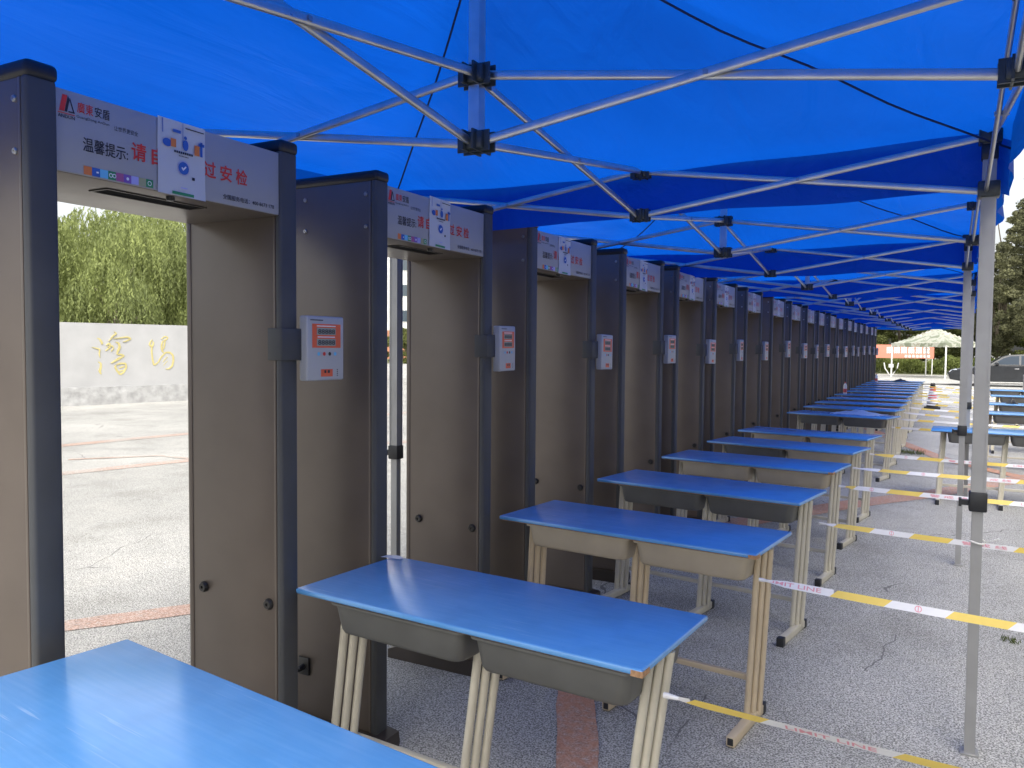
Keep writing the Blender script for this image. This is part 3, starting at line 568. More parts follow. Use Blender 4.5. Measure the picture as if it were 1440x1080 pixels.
# ------------------------------------------------------------------ blue pop-up tents
XL, XR = -2.63, 0.13; XC = (XL + XR) / 2
YB = [0.62, 3.560, 6.700] + [6.700 + 3.14 * (i + 1) for i in range(6)]
ZU, ZL, EAVE, PEAK = 2.375, 2.180, 2.405, 2.90
def canopy_mesh(y0, y1, seed):
    n = 36; r = np.random.default_rng(seed); ph = r.uniform(0, 6.28, 20); b = MB(); vs = []; fs = []
    x0, x1 = XL - .06, XR + .07; yc, hy, xc, hx = (y0 + y1) / 2 + .052, (y1 - y0) / 2 - .010, (x0 + x1) / 2, (x1 - x0) / 2
    for i in range(n + 1):
        for j in range(n + 1):
            u = -1 + 2 * i / n; v = -1 + 2 * j / n; t = max(abs(u), abs(v)); q = min(abs(u), abs(v)) / max(t, 1e-6)
            z = EAVE + (PEAK - EAVE) * (1 - t) ** 1.38
            z -= .055 * math.sin(math.pi * t) * (1 - q * q) * (.7 + .3 * math.sin(ph[0] + 3 * u))       # cloth sags between the hips
            z -= .035 * (1 - q * q) * t ** 3                                                                 # eave line dips between the legs
            z += .014 * (math.sin(4 * u + 3 * v + ph[1]) + math.sin(7 * v - 3 * u + ph[2]) + .6 * math.sin(11 * u + 8 * v + ph[3])) * (1 - t * .5)
            d = min(math.hypot(abs(u) - 1, abs(v) - 1), 1); z += .028 * (1 - d) ** 2 * math.sin(11 * math.atan2(1 - abs(v) + .001, 1 - abs(u) + .001) + ph[4])
            vs.append((xc + u * hx, yc + v * hy, z))
    for i in range(n):
        for j in range(n):
            a = i * (n + 1) + j; q4 = (a, a + n + 1, a + n + 2, a + 1)
            fs.append(q4)
    b.add(vs, fs); me = b.mesh('canopy', 'canopy_blue'); me.polygons.foreach_set('use_smooth', [True] * len(me.polygons))
    return me, vs, n
def valance_mesh(edge, out, seed, drop=.205):
    """strip of cloth hanging from the canopy edge points"""
    r = np.random.default_rng(seed); ph = r.uniform(0, 6.28, 6); b = MB(); vs = []; fs = []; m = 5; N_ = len(edge)
    for i, p in enumerate(edge):
        s = i / (N_ - 1)
        for j in range(m + 1):
            f = j / m; wv = .030 * f * (math.sin(17 * s + ph[0]) * .5 + math.sin(31 * s + ph[1]) * .4 + .3 * math.sin(53 * s + ph[2]))
            dz = -drop * f * (1 + .05 * math.sin(9 * s + ph[3])); vs.append((p[0] + out[0] * wv, p[1] + out[1] * wv, p[2] + dz + .002))
    for i in range(N_ - 1):
        for j in range(m): a = i * (m + 1) + j; fs.append((a, a + m + 1, a + m + 2, a + 1))
    b.add(vs, fs); me = b.mesh('valance', 'canopy_blue'); me.polygons.foreach_set('use_smooth', [True] * len(me.polygons)); return me
def block(name, c, sx, sy, sz, m='bracket'): return rbox(name, m, c[0] - sx / 2, c[0] + sx / 2, c[1] - sy / 2, c[1] + sy / 2, c[2] - sz / 2, c[2] + sz / 2, .006, 2)
def make_tent(k):
    y0, y1 = YB[k], YB[k + 1]; yc = (y0 + y1) / 2
    t = empty('popup_tent', (XC, yc, 0))
    inv = Vector((-XC, -yc, 0))
    def P(name, me, par=None): return put(name, me, par or t, (0, 0, 0) if par else tuple(inv))
    me, vs, n = canopy_mesh(y0, y1, 20 + k); cp = P('canopy', me)
    row = lambda idx: [vs[i] for i in idx]
    near = row([i * (n + 1) for i in range(n + 1)]); far = row([i * (n + 1) + n for i in range(n + 1)]); lef = row(list(range(n + 1))); rig = row([n * (n + 1) + j for j in range(n + 1)])
    for e, o, sd in ([(near, (0, .35), 1)] if k == 0 else []) + [(far, (0, .35), 2), (lef, (-1, 0), 3), (rig, (1, 0), 4)]: put('valance', valance_mesh(e, o, 50 + k * 5 + sd), cp)
    for sx in (0, 1):
        for sy in (0, 1):
            pts = []
            for i in range(n // 2 + 1):
                ii = n // 2 + (i if sx else -i); jj = n // 2 + (i if sy else -i); p = vs[ii * (n + 1) + jj]; pts.append((p[0], p[1], p[2] - .030))
            b = MB(); b.tube(pts, .0042, 5); put('seam', b.mesh('seam', 'seam'), cp)
    # mast and nodes
    b = MB(); b.bar((XC, yc, ZL - .02), (XC, yc, PEAK - .02), .036, .036); P('mast', b.mesh('mast', 'alu_bar'))
    sides = {'R': (XR, yc), 'L': (XL, yc), 'F': (XC, y1), 'N': (XC, y0)}
    def node(name, x, y, z, s=.075, hgt=.05):
        nd = P('node', block('node', (x, y, z), s, s, hgt)); fl = MB()
        for sg in (-1, 1):
            fl.box(x - s * .72, x + s * .72, y + sg * .017 - .003, y + sg * .017 + .003, z - hgt * .62, z + hgt * .58); fl.box(x + sg * .017 - .003, x + sg * .017 + .003, y - s * .72, y + s * .72, z - hgt * .60, z + hgt * .56)
        put('flange', fl.mesh('flange', 'bracket'), nd)
        for dx, dy in ((s / 2, 0), (0, -s / 2)):
            q = MB(); q.lathe([(.007, -.003), (.007, .003)], (x + dx * .8, y + dy * .8 - (.004 if dy else 0), z + hgt / 2), 8); put('rivet', q.mesh('rivet', 'bolt_steel', 40), nd)
        return nd
    node('c', XC, yc, ZU); node('c', XC, yc, ZL)
    def cross(a, b_, off, zsa=(ZU, ZL), zsb=(ZU, ZL)):
        """scissor pair between two uprights a and b"""
        a = Vector((*a, 0)); b2 = Vector((*b_, 0)); d = (b2 - a).normalized(); s = Vector((-d.y, d.x, 0)) * off
        for za, zb, sg in ((zsa[0], zsb[1], 1), (zsa[1], zsb[0], -1)):
            p = a + d * .035 + s * sg; q = b2 - d * .035 + s * sg; m = MB(); m.oval((p.x, p.y, za), (q.x, q.y, zb), .014, .027); bar = P('truss_bar', m.mesh('truss_bar', 'alu_bar', 60))
        mid = (a + b2) / 2; m = MB(); m.bar((mid.x - s.x * 2.2, mid.y - s.y * 2.2, (ZU + ZL) / 2), (mid.x + s.x * 2.2, mid.y + s.y * 2.2, (ZU + ZL) / 2), .012, .012); put('pivot', m.mesh('pivot', 'bolt_steel'), bar)
    mids = ['R', 'L', 'F'] + (['N'] if k == 0 else [])
    for m_ in mids:
        x, y = sides[m_]; node('m', x, y, ZU, .062, .045); node('m', x, y, ZL, .062, .045)
    for m_ in ('R', 'L', 'F', 'N'): cross((XC, yc), sides[m_], .009)
    for (cx) in (XL, XR):
        cross((cx, y0), (cx, yc), .009); cross((cx, yc), (cx, y1), .009)
    for m_ in (['F'] + (['N'] if k == 0 else [])):
        yy = sides[m_][1]; cross((XL, yy), (XC, yy), .009); cross((XC, yy), (XR, yy), .009)
    for yy in ([y0] if k == 0 else []) + [y1]:
        for xx in (XL, XR):
            lg = MB(); lg.bar((xx, yy, .97), (xx, yy, EAVE + .005), .046, .046, (0, 1, 0)); L_ = P('leg', lg.mesh('leg', 'alu_leg'))
            q = MB()
            for sx in (-1, 1):
                for sy in (-1, 1): q.box(xx + sx * .0215 - .004, xx + sx * .0215 + .004, yy + sy * .0215 - .004, yy + sy * .0215 + .004, 1.03, 2.14)
            put('edge_ridges', q.mesh('edge_ridges', 'alu_leg'), L_)
            lw = MB(); lw.bar((xx, yy, .006), (xx, yy, 1.0), .038, .038, (0, 1, 0)); put('inner_leg', lw.mesh('inner_leg', 'alu_leg'), L_)
            put('clamp', block('clamp', (xx, yy, .992), .062, .062, .075, 'black_plastic'), L_); q = MB(); q.box(xx - .062, xx - .028, yy - .012, yy + .012, .975, .995); q.box(xx - .065, xx - .055, yy - .018, yy + .018, .97, 1.0); put('clamp_pin', q.mesh('clamp_pin', 'black_plastic'), L_)
            put('foot_plate', rbox('foot_plate', 'alu_leg', xx - .032, xx + .032, yy - .032, yy + .032, 0, .010, .002, 1), L_)
            put('corner_bracket', block('corner_bracket', (xx, yy, ZU + .005), .078, .078, .055), L_); put('slider', block('slider', (xx, yy, ZL), .074, .074, .060), L_)
            put('sleeve', block('sleeve', (xx, yy, ZU - .055), .056, .056, .06, 'black_plastic'), L_)
    for o in t.children_recursive:                      # the line of tents bends slightly to the right
        for v in o.data.vertices: v.co.x += tent_off(v.co.y)
    return t
def tent_off(y): return 0.0 if y < 6.7 else .0165 * (y - 6.7) + .06 * min(1, (y - 6.7) / 3)
for k in range(8):
    t = make_tent(k); n = 8 - k
    lab = (f'blue pop-up canopy on scissor frame, {ORD[k + 1]} from the line end away from camouflage canopy' if k < 5 else f'blue pop-up canopy on scissor frame, {ORD[n]} from the line end facing camouflage canopy')
    tag(t, lab, 'canopy', 'blue pop-up canopies joined in a line')
st = MB(); st.tube([(XR + .024 * math.cos(a_) * 1.2, YB[1] + .024 * math.sin(a_) * 1.2, .835 + .004 * math.sin(2 * a_)) for a_ in [i * math.pi / 8 for i in range(17)]], .0035, 6)
st.tube([(XR + .028, YB[1] - .01, .838), (XR + .05, YB[1] - .03, .85), (XR + .075, YB[1] - .03, .862)], .003, 6)
tag(put('white_string', st.mesh('white_string', 'string_white', 60)), 'white string knotted round a tent pole below its black clamp', 'string')

# ------------------------------------------------------------------ warning tapes
TXT = {}
def tape_text(k):
    if k not in TXT:
        TXT[k] = {'L': fit_text('LIMIT LINE', 0, .205, -.55, .55, .012), 'C': fit_text('警 戒 线', 0, .21, -.6, .6, .012), 'I': fit_text('NIL LIWI', 0, .2, -.55, .55)}[k]
    return TXT[k]
def warning_tape(p, q, w=.027, sag=.012, phase=0.0, tilt=10, twist=0.0, label='', full=True):
    p = Vector(p); q = Vector(q); d = q - p; Ln = d.length; dn = d.normalized(); hv = Vector((-dn.y, dn.x, 0)).normalized()
    def pt(s, c, off=0.0):
        f = s / Ln; base = p + d * f; base.z -= sag * 4 * f * (1 - f)
        tl = R(tilt + 14 * math.sin(3.1 * f * Ln + phase * 9)) + twist * math.exp(-s / .12)
        up = Vector((0, 0, 1)) * math.cos(tl) + hv * math.sin(tl); nr = hv * math.cos(tl) - Vector((0, 0, 1)) * math.sin(tl)
        wl = w / 2 * (.25 + .75 * min(1, s / .09))
        return base + up * (c * wl) - nr * off
    b = MB(); s = -phase; seq = [('w', .30, 'L'), ('y', .19, None), ('w', .20, 'O'), ('y', .19, None), ('w', .30, 'C'), ('y', .19, None)]; i = 0; marks = []
    while s < Ln:
        c, l, mk = seq[i % 6]; s2 = s + l; i += 1
        a0, a1 = max(0, s), min(Ln, s2)
        if a1 > a0 + .001:
            nsub = max(2, int((a1 - a0) / .04)); b.mi = 0 if c == 'w' else 1; vs = []
            for j in range(nsub + 1):
                u = a0 + (a1 - a0) * j / nsub
                for cc in (-1, 1): vs.append(pt(min(Ln, max(0, u + .014 * cc * (1 if 0 < a0 and a1 < Ln else 0))), cc))
            b.add(vs, [(2 * j, 2 * j + 2, 2 * j + 3, 2 * j + 1) for j in range(nsub)])
            if full and mk and s > -.035 and s2 < Ln:
                if mk == 'O':
                    v2, f2 = ring(0, 0, .009, .012, 14); v3, f3 = quads([(-.0015, .0015, -.009, .009)]); v2, f2 = join2((v2, f2), (v3, f3))
                    marks.append(MB().add([pt(s + l / 2 + x, z / (w / 2), .0012) for x, z in v2], f2))
                else:
                    v2, f2 = tape_text(mk); marks.append(MB().add([pt(s + .05 + x, y, .0012) for x, y in v2], f2))
        s = s2
    o = put('warning_tape', b.mesh('warning_tape', ['tape_white', 'tape_yellow'], 60)); tag(o, label, 'warning tape', 'white and yellow warning tapes')
    for mk_ in marks: put('red_print', mk_.mesh('red_print', 'tape_ink'), o)
    kn = MB(); kn.tube([pt(0, 0) + Vector((-.012, .0, 0)), pt(0, 0), pt(.03, 0)], [.008, .008, .005], 7); put('knot', kn.mesh('knot', 'tape_white', 60), o)
    return o
XE = 1.75
TAPES = [((-.615, 2.03, .655), (XE, 1.90, .655), 1.12, -26, 'worn blue desk with the white scrap'), ((-.615, 3.27, .650), (XE, 3.10, .62), .03, 12, 'blue desk with open hollow foot ends'),
         ((-.600, 4.92, .565), (XE, 4.86, .53), .22, 12, 'desk with dark grey trays between beige ones'), ((-.585, 5.75, .66), (XE, 5.66, .66), .40, 25, 'desk beside the fourth metal detector'),
         ((-.580, 6.62, .670), (XE, 6.55, .68), .12, 25, 'desk with one grey and one beige tray'), ((-.570, 8.10, .610), (XE, 8.04, .60), .30, 15, 'last desk before the wide gap')]
for i, (p, q, ph, tl, nm) in enumerate(TAPES): warning_tape(p, q, w=.029, phase=ph, tilt=tl, twist=.8 if i else .2, label=f'white and yellow printed tape tied to the {nm}')
FT = [10.75, 12.1, 13.4, 14.7, 16.0, 17.3, 18.6, 19.9, 21.2, 22.5, 23.8]
TN = ['desk carrying the plastic sheet', 'desk just past the plastic sheet'] + [f'{ORD[9 - i]} desk from the camouflage canopy end' for i in range(9)]
ENDS = [(q[0], q[1]) for p, q, *_ in TAPES]
for i, y in enumerate(FT):
    near = {14.7: .60, 17.3: .76, 19.9: .72, 12.1: XE}.get(y, XE); q = (near if near < 1 else XE, y + RNG.uniform(-.1, .1) * (near > 1), .60 + RNG.uniform(-.05, .05) * (near > 1))
    warning_tape((-.53 + .004 * (y - 10), y, .64), q, phase=RNG.uniform(0, .5), full=False, label=f'white and yellow warning tape tied to the {TN[i]}')
    if near > 1: ENDS.append((q[0], q[1]))
# posts that carry the far ends of the tapes
for x, y in ENDS:
    e = empty('tape_post', (x + .02, y, 0)); tag(e, 'grey barrier post with a round base holding up a warning tape', 'post', 'posts holding the warning tapes')
    m = MESH.get('tp') or MB().lathe([(.16, 0), (.16, .02), (.03, .04), (.02, .06), (.02, .95), (.026, .96), (.026, .99), (.01, 1.0)]).mesh('pole', 'alu_leg', 40); MESH['tp'] = m; put('pole', m, e)
rp = MB(); rp.tube([(-.50, 23.62, .70), (1.5, 25.6, .70), (4, 25.8, .70), (9, 26.2, .72)], .012, 6); tag(put('barrier_rope', rp.mesh('barrier_rope', 'gate_foot', 60)), 'thin dark barrier rope stretched past the far end of the desks', 'rope')
for x, y in ((9.0, 26.2),):
    e = empty('rope_post', (x, y, 0)); tag(e, 'slim grey post holding the dark barrier rope', 'post', 'rope posts'); put('pole', MESH['tp'], e)
# ------------------------------------------------------------------ red and white channeliser by the desks
cn = empty('traffic_cone', (-.25, 24.6, 0)); tag(cn, 'red and white banded traffic cone with black base beside the desks', 'traffic cone')
put('base', rbox('base', 'rubber', -.2, .2, -.2, .2, 0, .055, .012), cn)
for i, (z0, z1, m) in enumerate(((.05, .16, 'rubber'), (.16, .29, 'cone_white'), (.29, .40, 'cone_red'), (.40, .50, 'cone_white'), (.50, .60, 'cone_red'), (.60, .70, 'rubber'))):
    f = lambda z: .155 - .11 * z / .75
    b = MB(); b.lathe([(f(z0) + .002 * (i % 2), z0), (f(z1) + .002 * (i % 2), z1)], n=20); put('cone_band', b.mesh('cone_band', m, 40), cn)

# ------------------------------------------------------------------ carved stone wall with golden characters
A = Vector((-19.414, 12.225, 0)); B = Vector((-18.806, 15.624, 0)); wd = (B - A).normalized(); wa = math.atan2(wd.y, wd.x)
wl = empty('stone_wall', tuple(A), wa); tag(wl, 'long pale granite wall with two golden brush characters and a rough plinth', 'wall')
def wall_block(name, m, x0, x1, y0, y1, z0, z1, rough, nx, nz, seed):
    r = np.random.default_rng(seed); b = MB(); vs = []; fs = []
    for i in range(nx + 1):
        for j in range(nz + 1):
            ed = rough * (1 if 0 < j < nz else .3); vs.append((x0 + (x1 - x0) * i / nx, y0 + r.uniform(-1, 1) * ed, z0 + (z1 - z0) * j / nz + (r.uniform(-1, 1) * rough * .5 if 0 < j < nz else 0)))
    for i in range(nx):
        for j in range(nz): a = i * (nz + 1) + j; fs.append((a, a + nz + 1, a + nz + 2, a + 1))
    b.add(vs, fs); b.box(x0, x1, y0 + rough * 1.6, y1, z0, z1); return b.mesh(name, m, 30)
WX0, WX1 = -9.0, 9.5
put('wall_slab', wall_block('wall_slab', 'granite', WX0, WX1, 0.10, .95, .44, 2.11, .012, 60, 8, 3), wl)
put('plinth', wall_block('plinth', 'granite_rough', WX0 - .06, WX1 + .06, -.02, 1.0, 0, .46, .014, 150, 6, 4), wl)
# strokes are given on a 1440 x 844 sheet laid over the wall between (0.714, 2.10) and (3.51, 0.50)
def onwall(u, v): return (.714 + u / 1440 * (3.51 - .714), 2.085 - v / 844 * (2.085 - .50) + (u / 1440) * .04)
STRK = [[(165, 195, 8), (205, 210, 22), (235, 265, 30), (225, 285, 8)], [(95, 320, 5), (160, 335, 14), (205, 350, 16), (195, 420, 12), (205, 470, 4)], [(175, 520, 10), (215, 545, 22), (210, 610, 28), (195, 650, 32), (215, 700, 14)],
        [(395, 105, 6), (430, 130, 16), (380, 165, 18), (345, 215, 12), (320, 240, 6)], [(380, 200, 8), (470, 195, 14), (570, 178, 18), (625, 205, 24), (545, 245, 12), (510, 250, 5)], [(285, 300, 10), (330, 265, 22), (345, 310, 20), (310, 350, 18), (275, 375, 8)],
        [(300, 320, 8), (370, 300, 14), (385, 335, 12), (350, 385, 8)], [(410, 250, 8), (455, 265, 24), (470, 325, 30), (440, 385, 24), (430, 430, 12)], [(430, 430, 10), (480, 425, 22), (530, 445, 20), (460, 480, 30), (410, 510, 22), (345, 550, 12)],
        [(410, 570, 20), (405, 610, 26), (430, 660, 28), (470, 710, 24), (515, 680, 26), (555, 610, 24), (545, 555, 26), (480, 550, 20), (415, 570, 16)], [(450, 620, 12), (490, 605, 20), (530, 595, 12)], [(440, 675, 8), (490, 655, 16), (515, 650, 6)],
        [(930, 215, 5), (900, 245, 14), (885, 290, 22), (920, 330, 26), (945, 270, 18), (930, 235, 8)], [(920, 310, 16), (915, 400, 20), (925, 500, 22), (945, 590, 24), (1000, 560, 14), (1045, 480, 10), (1055, 450, 4)],
        [(1055, 215, 8), (1105, 170, 16), (1160, 185, 18), (1120, 230, 14), (1080, 240, 16)], [(1080, 235, 16), (1060, 300, 24), (1065, 370, 26), (1085, 410, 18)], [(1110, 200, 8), (1110, 260, 20), (1095, 340, 18), (1080, 360, 6)],
        [(1010, 560, 5), (1060, 470, 14), (1110, 410, 22), (1180, 405, 26), (1230, 450, 26), (1235, 530, 28), (1215, 610, 26), (1165, 650, 18), (1110, 650, 8)], [(1075, 555, 5), (1115, 500, 12), (1150, 470, 8)], [(1080, 610, 4), (1115, 560, 10), (1150, 530, 5)]]
for s_i in STRK:
    b = MB(); pts = []
    for i in range(len(s_i) - 1):
        for k in range(5): f = k / 5; pts.append(tuple(s_i[i][j] * (1 - f) + s_i[i + 1][j] * f for j in range(3)))
    pts.append(s_i[-1]); vs = []
    sm = [tuple(sum(pts[min(len(pts) - 1, max(0, i + o))][j] for o in (-1, 0, 1)) / 3 for j in range(3)) for i in range(len(pts))]
    for i, (u, v, w) in enumerate(sm):
        u2, v2, _ = sm[min(i + 1, len(sm) - 1)]; u1, v1, _ = sm[max(i - 1, 0)]; L2 = math.hypot(u2 - u1, v2 - v1) or 1; nx, ny = -(v2 - v1) / L2, (u2 - u1) / L2
        for s2 in (-1, 1):
            x, z = onwall(u + nx * w * .52 * s2, v + ny * w * .52 * s2); vs.append((x, .0845, z)); 
    fs = [(2 * i, 2 * i + 2, 2 * i + 3, 2 * i + 1) for i in range(len(sm) - 1)]
    nb = len(vs); vs += [(x, .11, z) for x, y, z in vs]; fs += [tuple(i + nb for i in f) for f in fs]
    for i in range(len(sm) - 1): fs += [(2 * i, 2 * i + 2, 2 * i + 2 + nb, 2 * i + nb), (2 * i + 1, 2 * i + 3, 2 * i + 3 + nb, 2 * i + 1 + nb)]
    b.add(vs, fs); put('gold_stroke', b.mesh('gold_stroke', 'gold'), wl)

# ------------------------------------------------------------------ trees
def fast_mesh(name, verts, nq, m):
    """nq separate quads from an (nq*4, 3) array"""
    me = bpy.data.meshes.new(name); me.vertices.add(nq * 4); me.vertices.foreach_set('co', verts.astype(np.float32).ravel())
    me.loops.add(nq * 4); me.loops.foreach_set('vertex_index', np.arange(nq * 4, dtype=np.int32)); me.polygons.add(nq)
    me.polygons.foreach_set('loop_start', np.arange(0, nq * 4, 4, dtype=np.int32)); me.polygons.foreach_set('loop_total', np.full(nq, 4, dtype=np.int32))
    me.update(calc_edges=True); me.materials.append(MATS[m]); return me
def leaf_quads(c, d, s, ln, wd_):
    """centres c, long directions d, side directions s"""
    d = d / np.linalg.norm(d, axis=1, keepdims=True); s = s - d * (s * d).sum(1, keepdims=True); s = s / (np.linalg.norm(s, axis=1, keepdims=True) + 1e-9)
    ln = np.asarray(ln).reshape(-1, 1); wd_ = np.asarray(wd_).reshape(-1, 1)
    q = np.stack([c - d * ln / 2, c + s * wd_ / 2, c + d * ln / 2, c - s * wd_ / 2], 1); return q.reshape(-1, 3)
def willow_mesh(seed, H=7.0, Rr=3.6, clumps=30, strands=84, leaves=22):
    r = np.random.default_rng(seed); cs = []; ds = []; 
    for k in range(clumps):
        a = r.uniform(0, 2 * np.pi); rad = Rr * np.sqrt(r.uniform(0.12, 1)); top = H * (1 - .40 * (rad / Rr) ** 2) - r.uniform(0, 2.9) * (1 if k > 10 else .1)
        cx, cy = rad * np.cos(a), rad * np.sin(a); cr = r.uniform(.75, 1.4)
        for s in range(strands):
            b = r.uniform(0, 2 * np.pi); q = np.sqrt(r.uniform(0, 1)) * cr; sx, sy = cx + q * np.cos(b), cy + q * np.sin(b); sz = top - .85 * (q / cr) ** 2 * cr + r.normal(0, .05)
            Ls = min(r.uniform(.5, 1.0) * (.9 + 1.2 * q / cr), max(.5, sz - .6)); ox, oy = np.cos(b) * .25, np.sin(b) * .25
            t = np.linspace(0, 1, leaves) + r.uniform(-.02, .02, leaves)
            cs.append(np.stack([sx + ox * np.sqrt(np.abs(t)) + r.normal(0, .025, leaves), sy + oy * np.sqrt(np.abs(t)) + r.normal(0, .025, leaves), sz - Ls * t], 1))
            ds.append(np.stack([r.normal(0, .45, leaves), r.normal(0, .45, leaves), -np.ones(leaves)], 1))
    c = np.concatenate(cs); d = np.concatenate(ds); n = len(c)
    return fast_mesh('crown', leaf_quads(c, d, r.normal(0, 1, (n, 3)), r.uniform(.10, .17, n), r.uniform(.030, .05, n)), n, 'willow_leaf')
def trunk_mesh(seed, H, r0, m, lean=.2, limbs=6, spread=1.6, fork=.35):
    r = random.Random(seed); b = MB(); pts = [(0, 0, -.05)]; lx, ly = r.uniform(-lean, lean), r.uniform(-lean, lean)
    for i in range(1, 7): f = i / 6; pts.append((lx * f * 1.5 + r.uniform(-.06, .06), ly * f * 1.5 + r.uniform(-.06, .06), H * .75 * f))
    b.tube(pts, [r0 * (1 - .11 * i) for i in range(7)], 10)
    for k in range(limbs):
        i = r.randint(2, 5); p = Vector(pts[i]); a = k * 2 * math.pi / limbs + r.uniform(-.4, .4); e = Vector((math.cos(a) * spread, math.sin(a) * spread, H * r.uniform(.22, .42)))
        b.tube([p, p + e * .4 + Vector((0, 0, .15)), p + e], [r0 * .5, r0 * .32, r0 * .12], 7)
    return b.mesh('trunk', m, 60)
wm = [(willow_mesh(11), trunk_mesh(11, 4.6, .20, 'trunk_pale', spread=1.0)), (willow_mesh(12, 6.6, 3.3), trunk_mesh(12, 4.3, .17, 'trunk_pale', spread=1.0))]
WIL = [(-25.2, 12.6, 0, 1.0, 'behind the wall left of the golden characters'), (-23.6, 16.9, 1, 1.0, 'with a pale trunk showing above the golden characters'), (-26.5, 20.4, 0, 1.08, 'standing behind the end of the carved wall'), (-29.5, 16.2, 1, 1.22, 'set back behind the front row of willows'), (-30.5, 23.5, 0, 1.15, 'set back furthest behind the carved wall'), (-24.8, 24.5, 1, .98, 'past the end of the carved wall')]
for i, (x, y, v, sc, nm) in enumerate(WIL):
    t = empty('willow_tree', (x, y, 0), i * 1.3); t.scale = (sc, sc, sc); tag(t, 'weeping willow with pale green hanging branches ' + nm, 'tree', 'willow trees behind the stone wall')
    put('crown', wm[v][0], t); put('trunk', wm[v][1], t)
def leafy_mesh(seed, H, Rr, z0, clumps, per, m, ls=(.14, .26), shape='round'):
    r = np.random.default_rng(seed); cs = []
    for k in range(clumps):
        f = r.uniform(0, 1); z = z0 + (H - z0) * f
        prof = (math.sin(math.pi * (.12 + .85 * f)) ** .7) if shape == 'round' else (1 - f) ** .75 + .06
        a = r.uniform(0, 2 * np.pi); rad = Rr * prof * np.sqrt(r.uniform(.15, 1)); cr = r.uniform(.22, .5) * (Rr / 2) ** .5
        p = r.normal(0, 1, (per, 3)); p /= np.linalg.norm(p, axis=1, keepdims=True); p *= cr * r.uniform(.3, 1, (per, 1)) ** .5; p[:, 2] *= .55 if shape == 'round' else .35
        cs.append(p + np.array([rad * np.cos(a), rad * np.sin(a), z]))
    c = np.concatenate(cs); n = len(c)
    return fast_mesh('crown', leaf_quads(c, r.normal(0, 1, (n, 3)), r.normal(0, 1, (n, 3)), r.uniform(*ls, n), r.uniform(ls[0] * .45, ls[1] * .5, n)), n, m)
pine = [(leafy_mesh(31, 12, 2.4, 2.6, 190, 120, 'pine_leaf', (.14, .28), 'round'), trunk_mesh(31, 15, .17, 'trunk', .05, 8, .9)), (leafy_mesh(32, 10.5, 2.1, 2.2, 170, 120, 'pine_leaf', (.14, .28), 'round'), trunk_mesh(32, 13, .15, 'trunk', .05, 8, .8))]
PX = [(3.2, 64, 1, .62), (4.9, 61, 0, .95), (6.2, 66, 0, 1.15), (7.8, 62, 1, 1.2), (9.6, 65, 0, 1.1), (2.2, 70, 1, .62), (3.9, 71, 0, .78), (12, 63, 1, 1.1), (14.5, 66, 0, 1.0)]
PN = ['small', 'tall', 'tallest', 'broad', 'dense', 'stunted', 'slim', 'far-off', 'outlying']
for i, (x, y, v, sc) in enumerate(PX):
    t = empty('dark_tree', (x, y, 0), i * 1.7); t.scale = (sc, sc, sc); tag(t, f'{PN[i]} dark green tree with a bare trunk in the wood behind the parked car', 'tree', 'trees behind the parked car')
    put('crown', pine[v][0], t); put('trunk', pine[v][1], t)
for i, (x, y, sc) in enumerate([(5.5, -7, 1.1), (8.5, -9.5, 1.2), (7.5, -4.5, 1.15), (11, -6, 1.2), (9.5, -1.5, 1.1), (12.5, 1.5, 1.2), (13.5, -3, 1.25), (10.5, 4.5, 1.1), (14, 7, 1.2), (12, 10.5, 1.1), (15, 14, 1.2), (6.5, -12, 1.2)]):  # unseen grove, added to shade the ground right of the tents
    t = empty('dark_tree', (x, y, 0), i * 2.3); t.scale = (sc,) * 3; tag(t, 'tall dark tree added out of view to shade the open side of the tents', 'tree', 'added shade trees on the open side of the tents')
    put('crown', pine[i % 2][0], t); put('trunk', pine[i % 2][1], t)
tree = [(leafy_mesh(41, 7.5, 2.6, 1.0, 150, 110, 'tree_leaf', (.14, .26)), trunk_mesh(41, 6.5, .15, 'trunk')), (leafy_mesh(42, 6.2, 2.3, .8, 130, 110, 'tree_leaf', (.14, .26)), trunk_mesh(42, 5.5, .13, 'trunk'))]
for i, (x, y, v, sc) in enumerate([(-9.5, 76, 0, 1), (-6.2, 74, 1, 1), (-3.4, 77, 0, 1.05), (-.8, 74, 1, 1.05), (1.6, 78, 0, 1.1), (-12.5, 78, 1, 1.1), (-4.8, 82, 0, 1.25), (.4, 84, 0, 1.3), (4.5, 80, 1, 1.2), (8, 82, 0, 1.4), (-9, 86, 1, 1.5)]):
    t = empty('broadleaf_tree', (x, y, 0), i * 2.1); t.scale = (sc, sc, sc); tag(t, 'green leafy tree in the row behind the camouflage canopy', 'tree', 'leafy trees behind the camouflage canopy')
    put('crown', tree[v][0], t); put('trunk', tree[v][1], t)
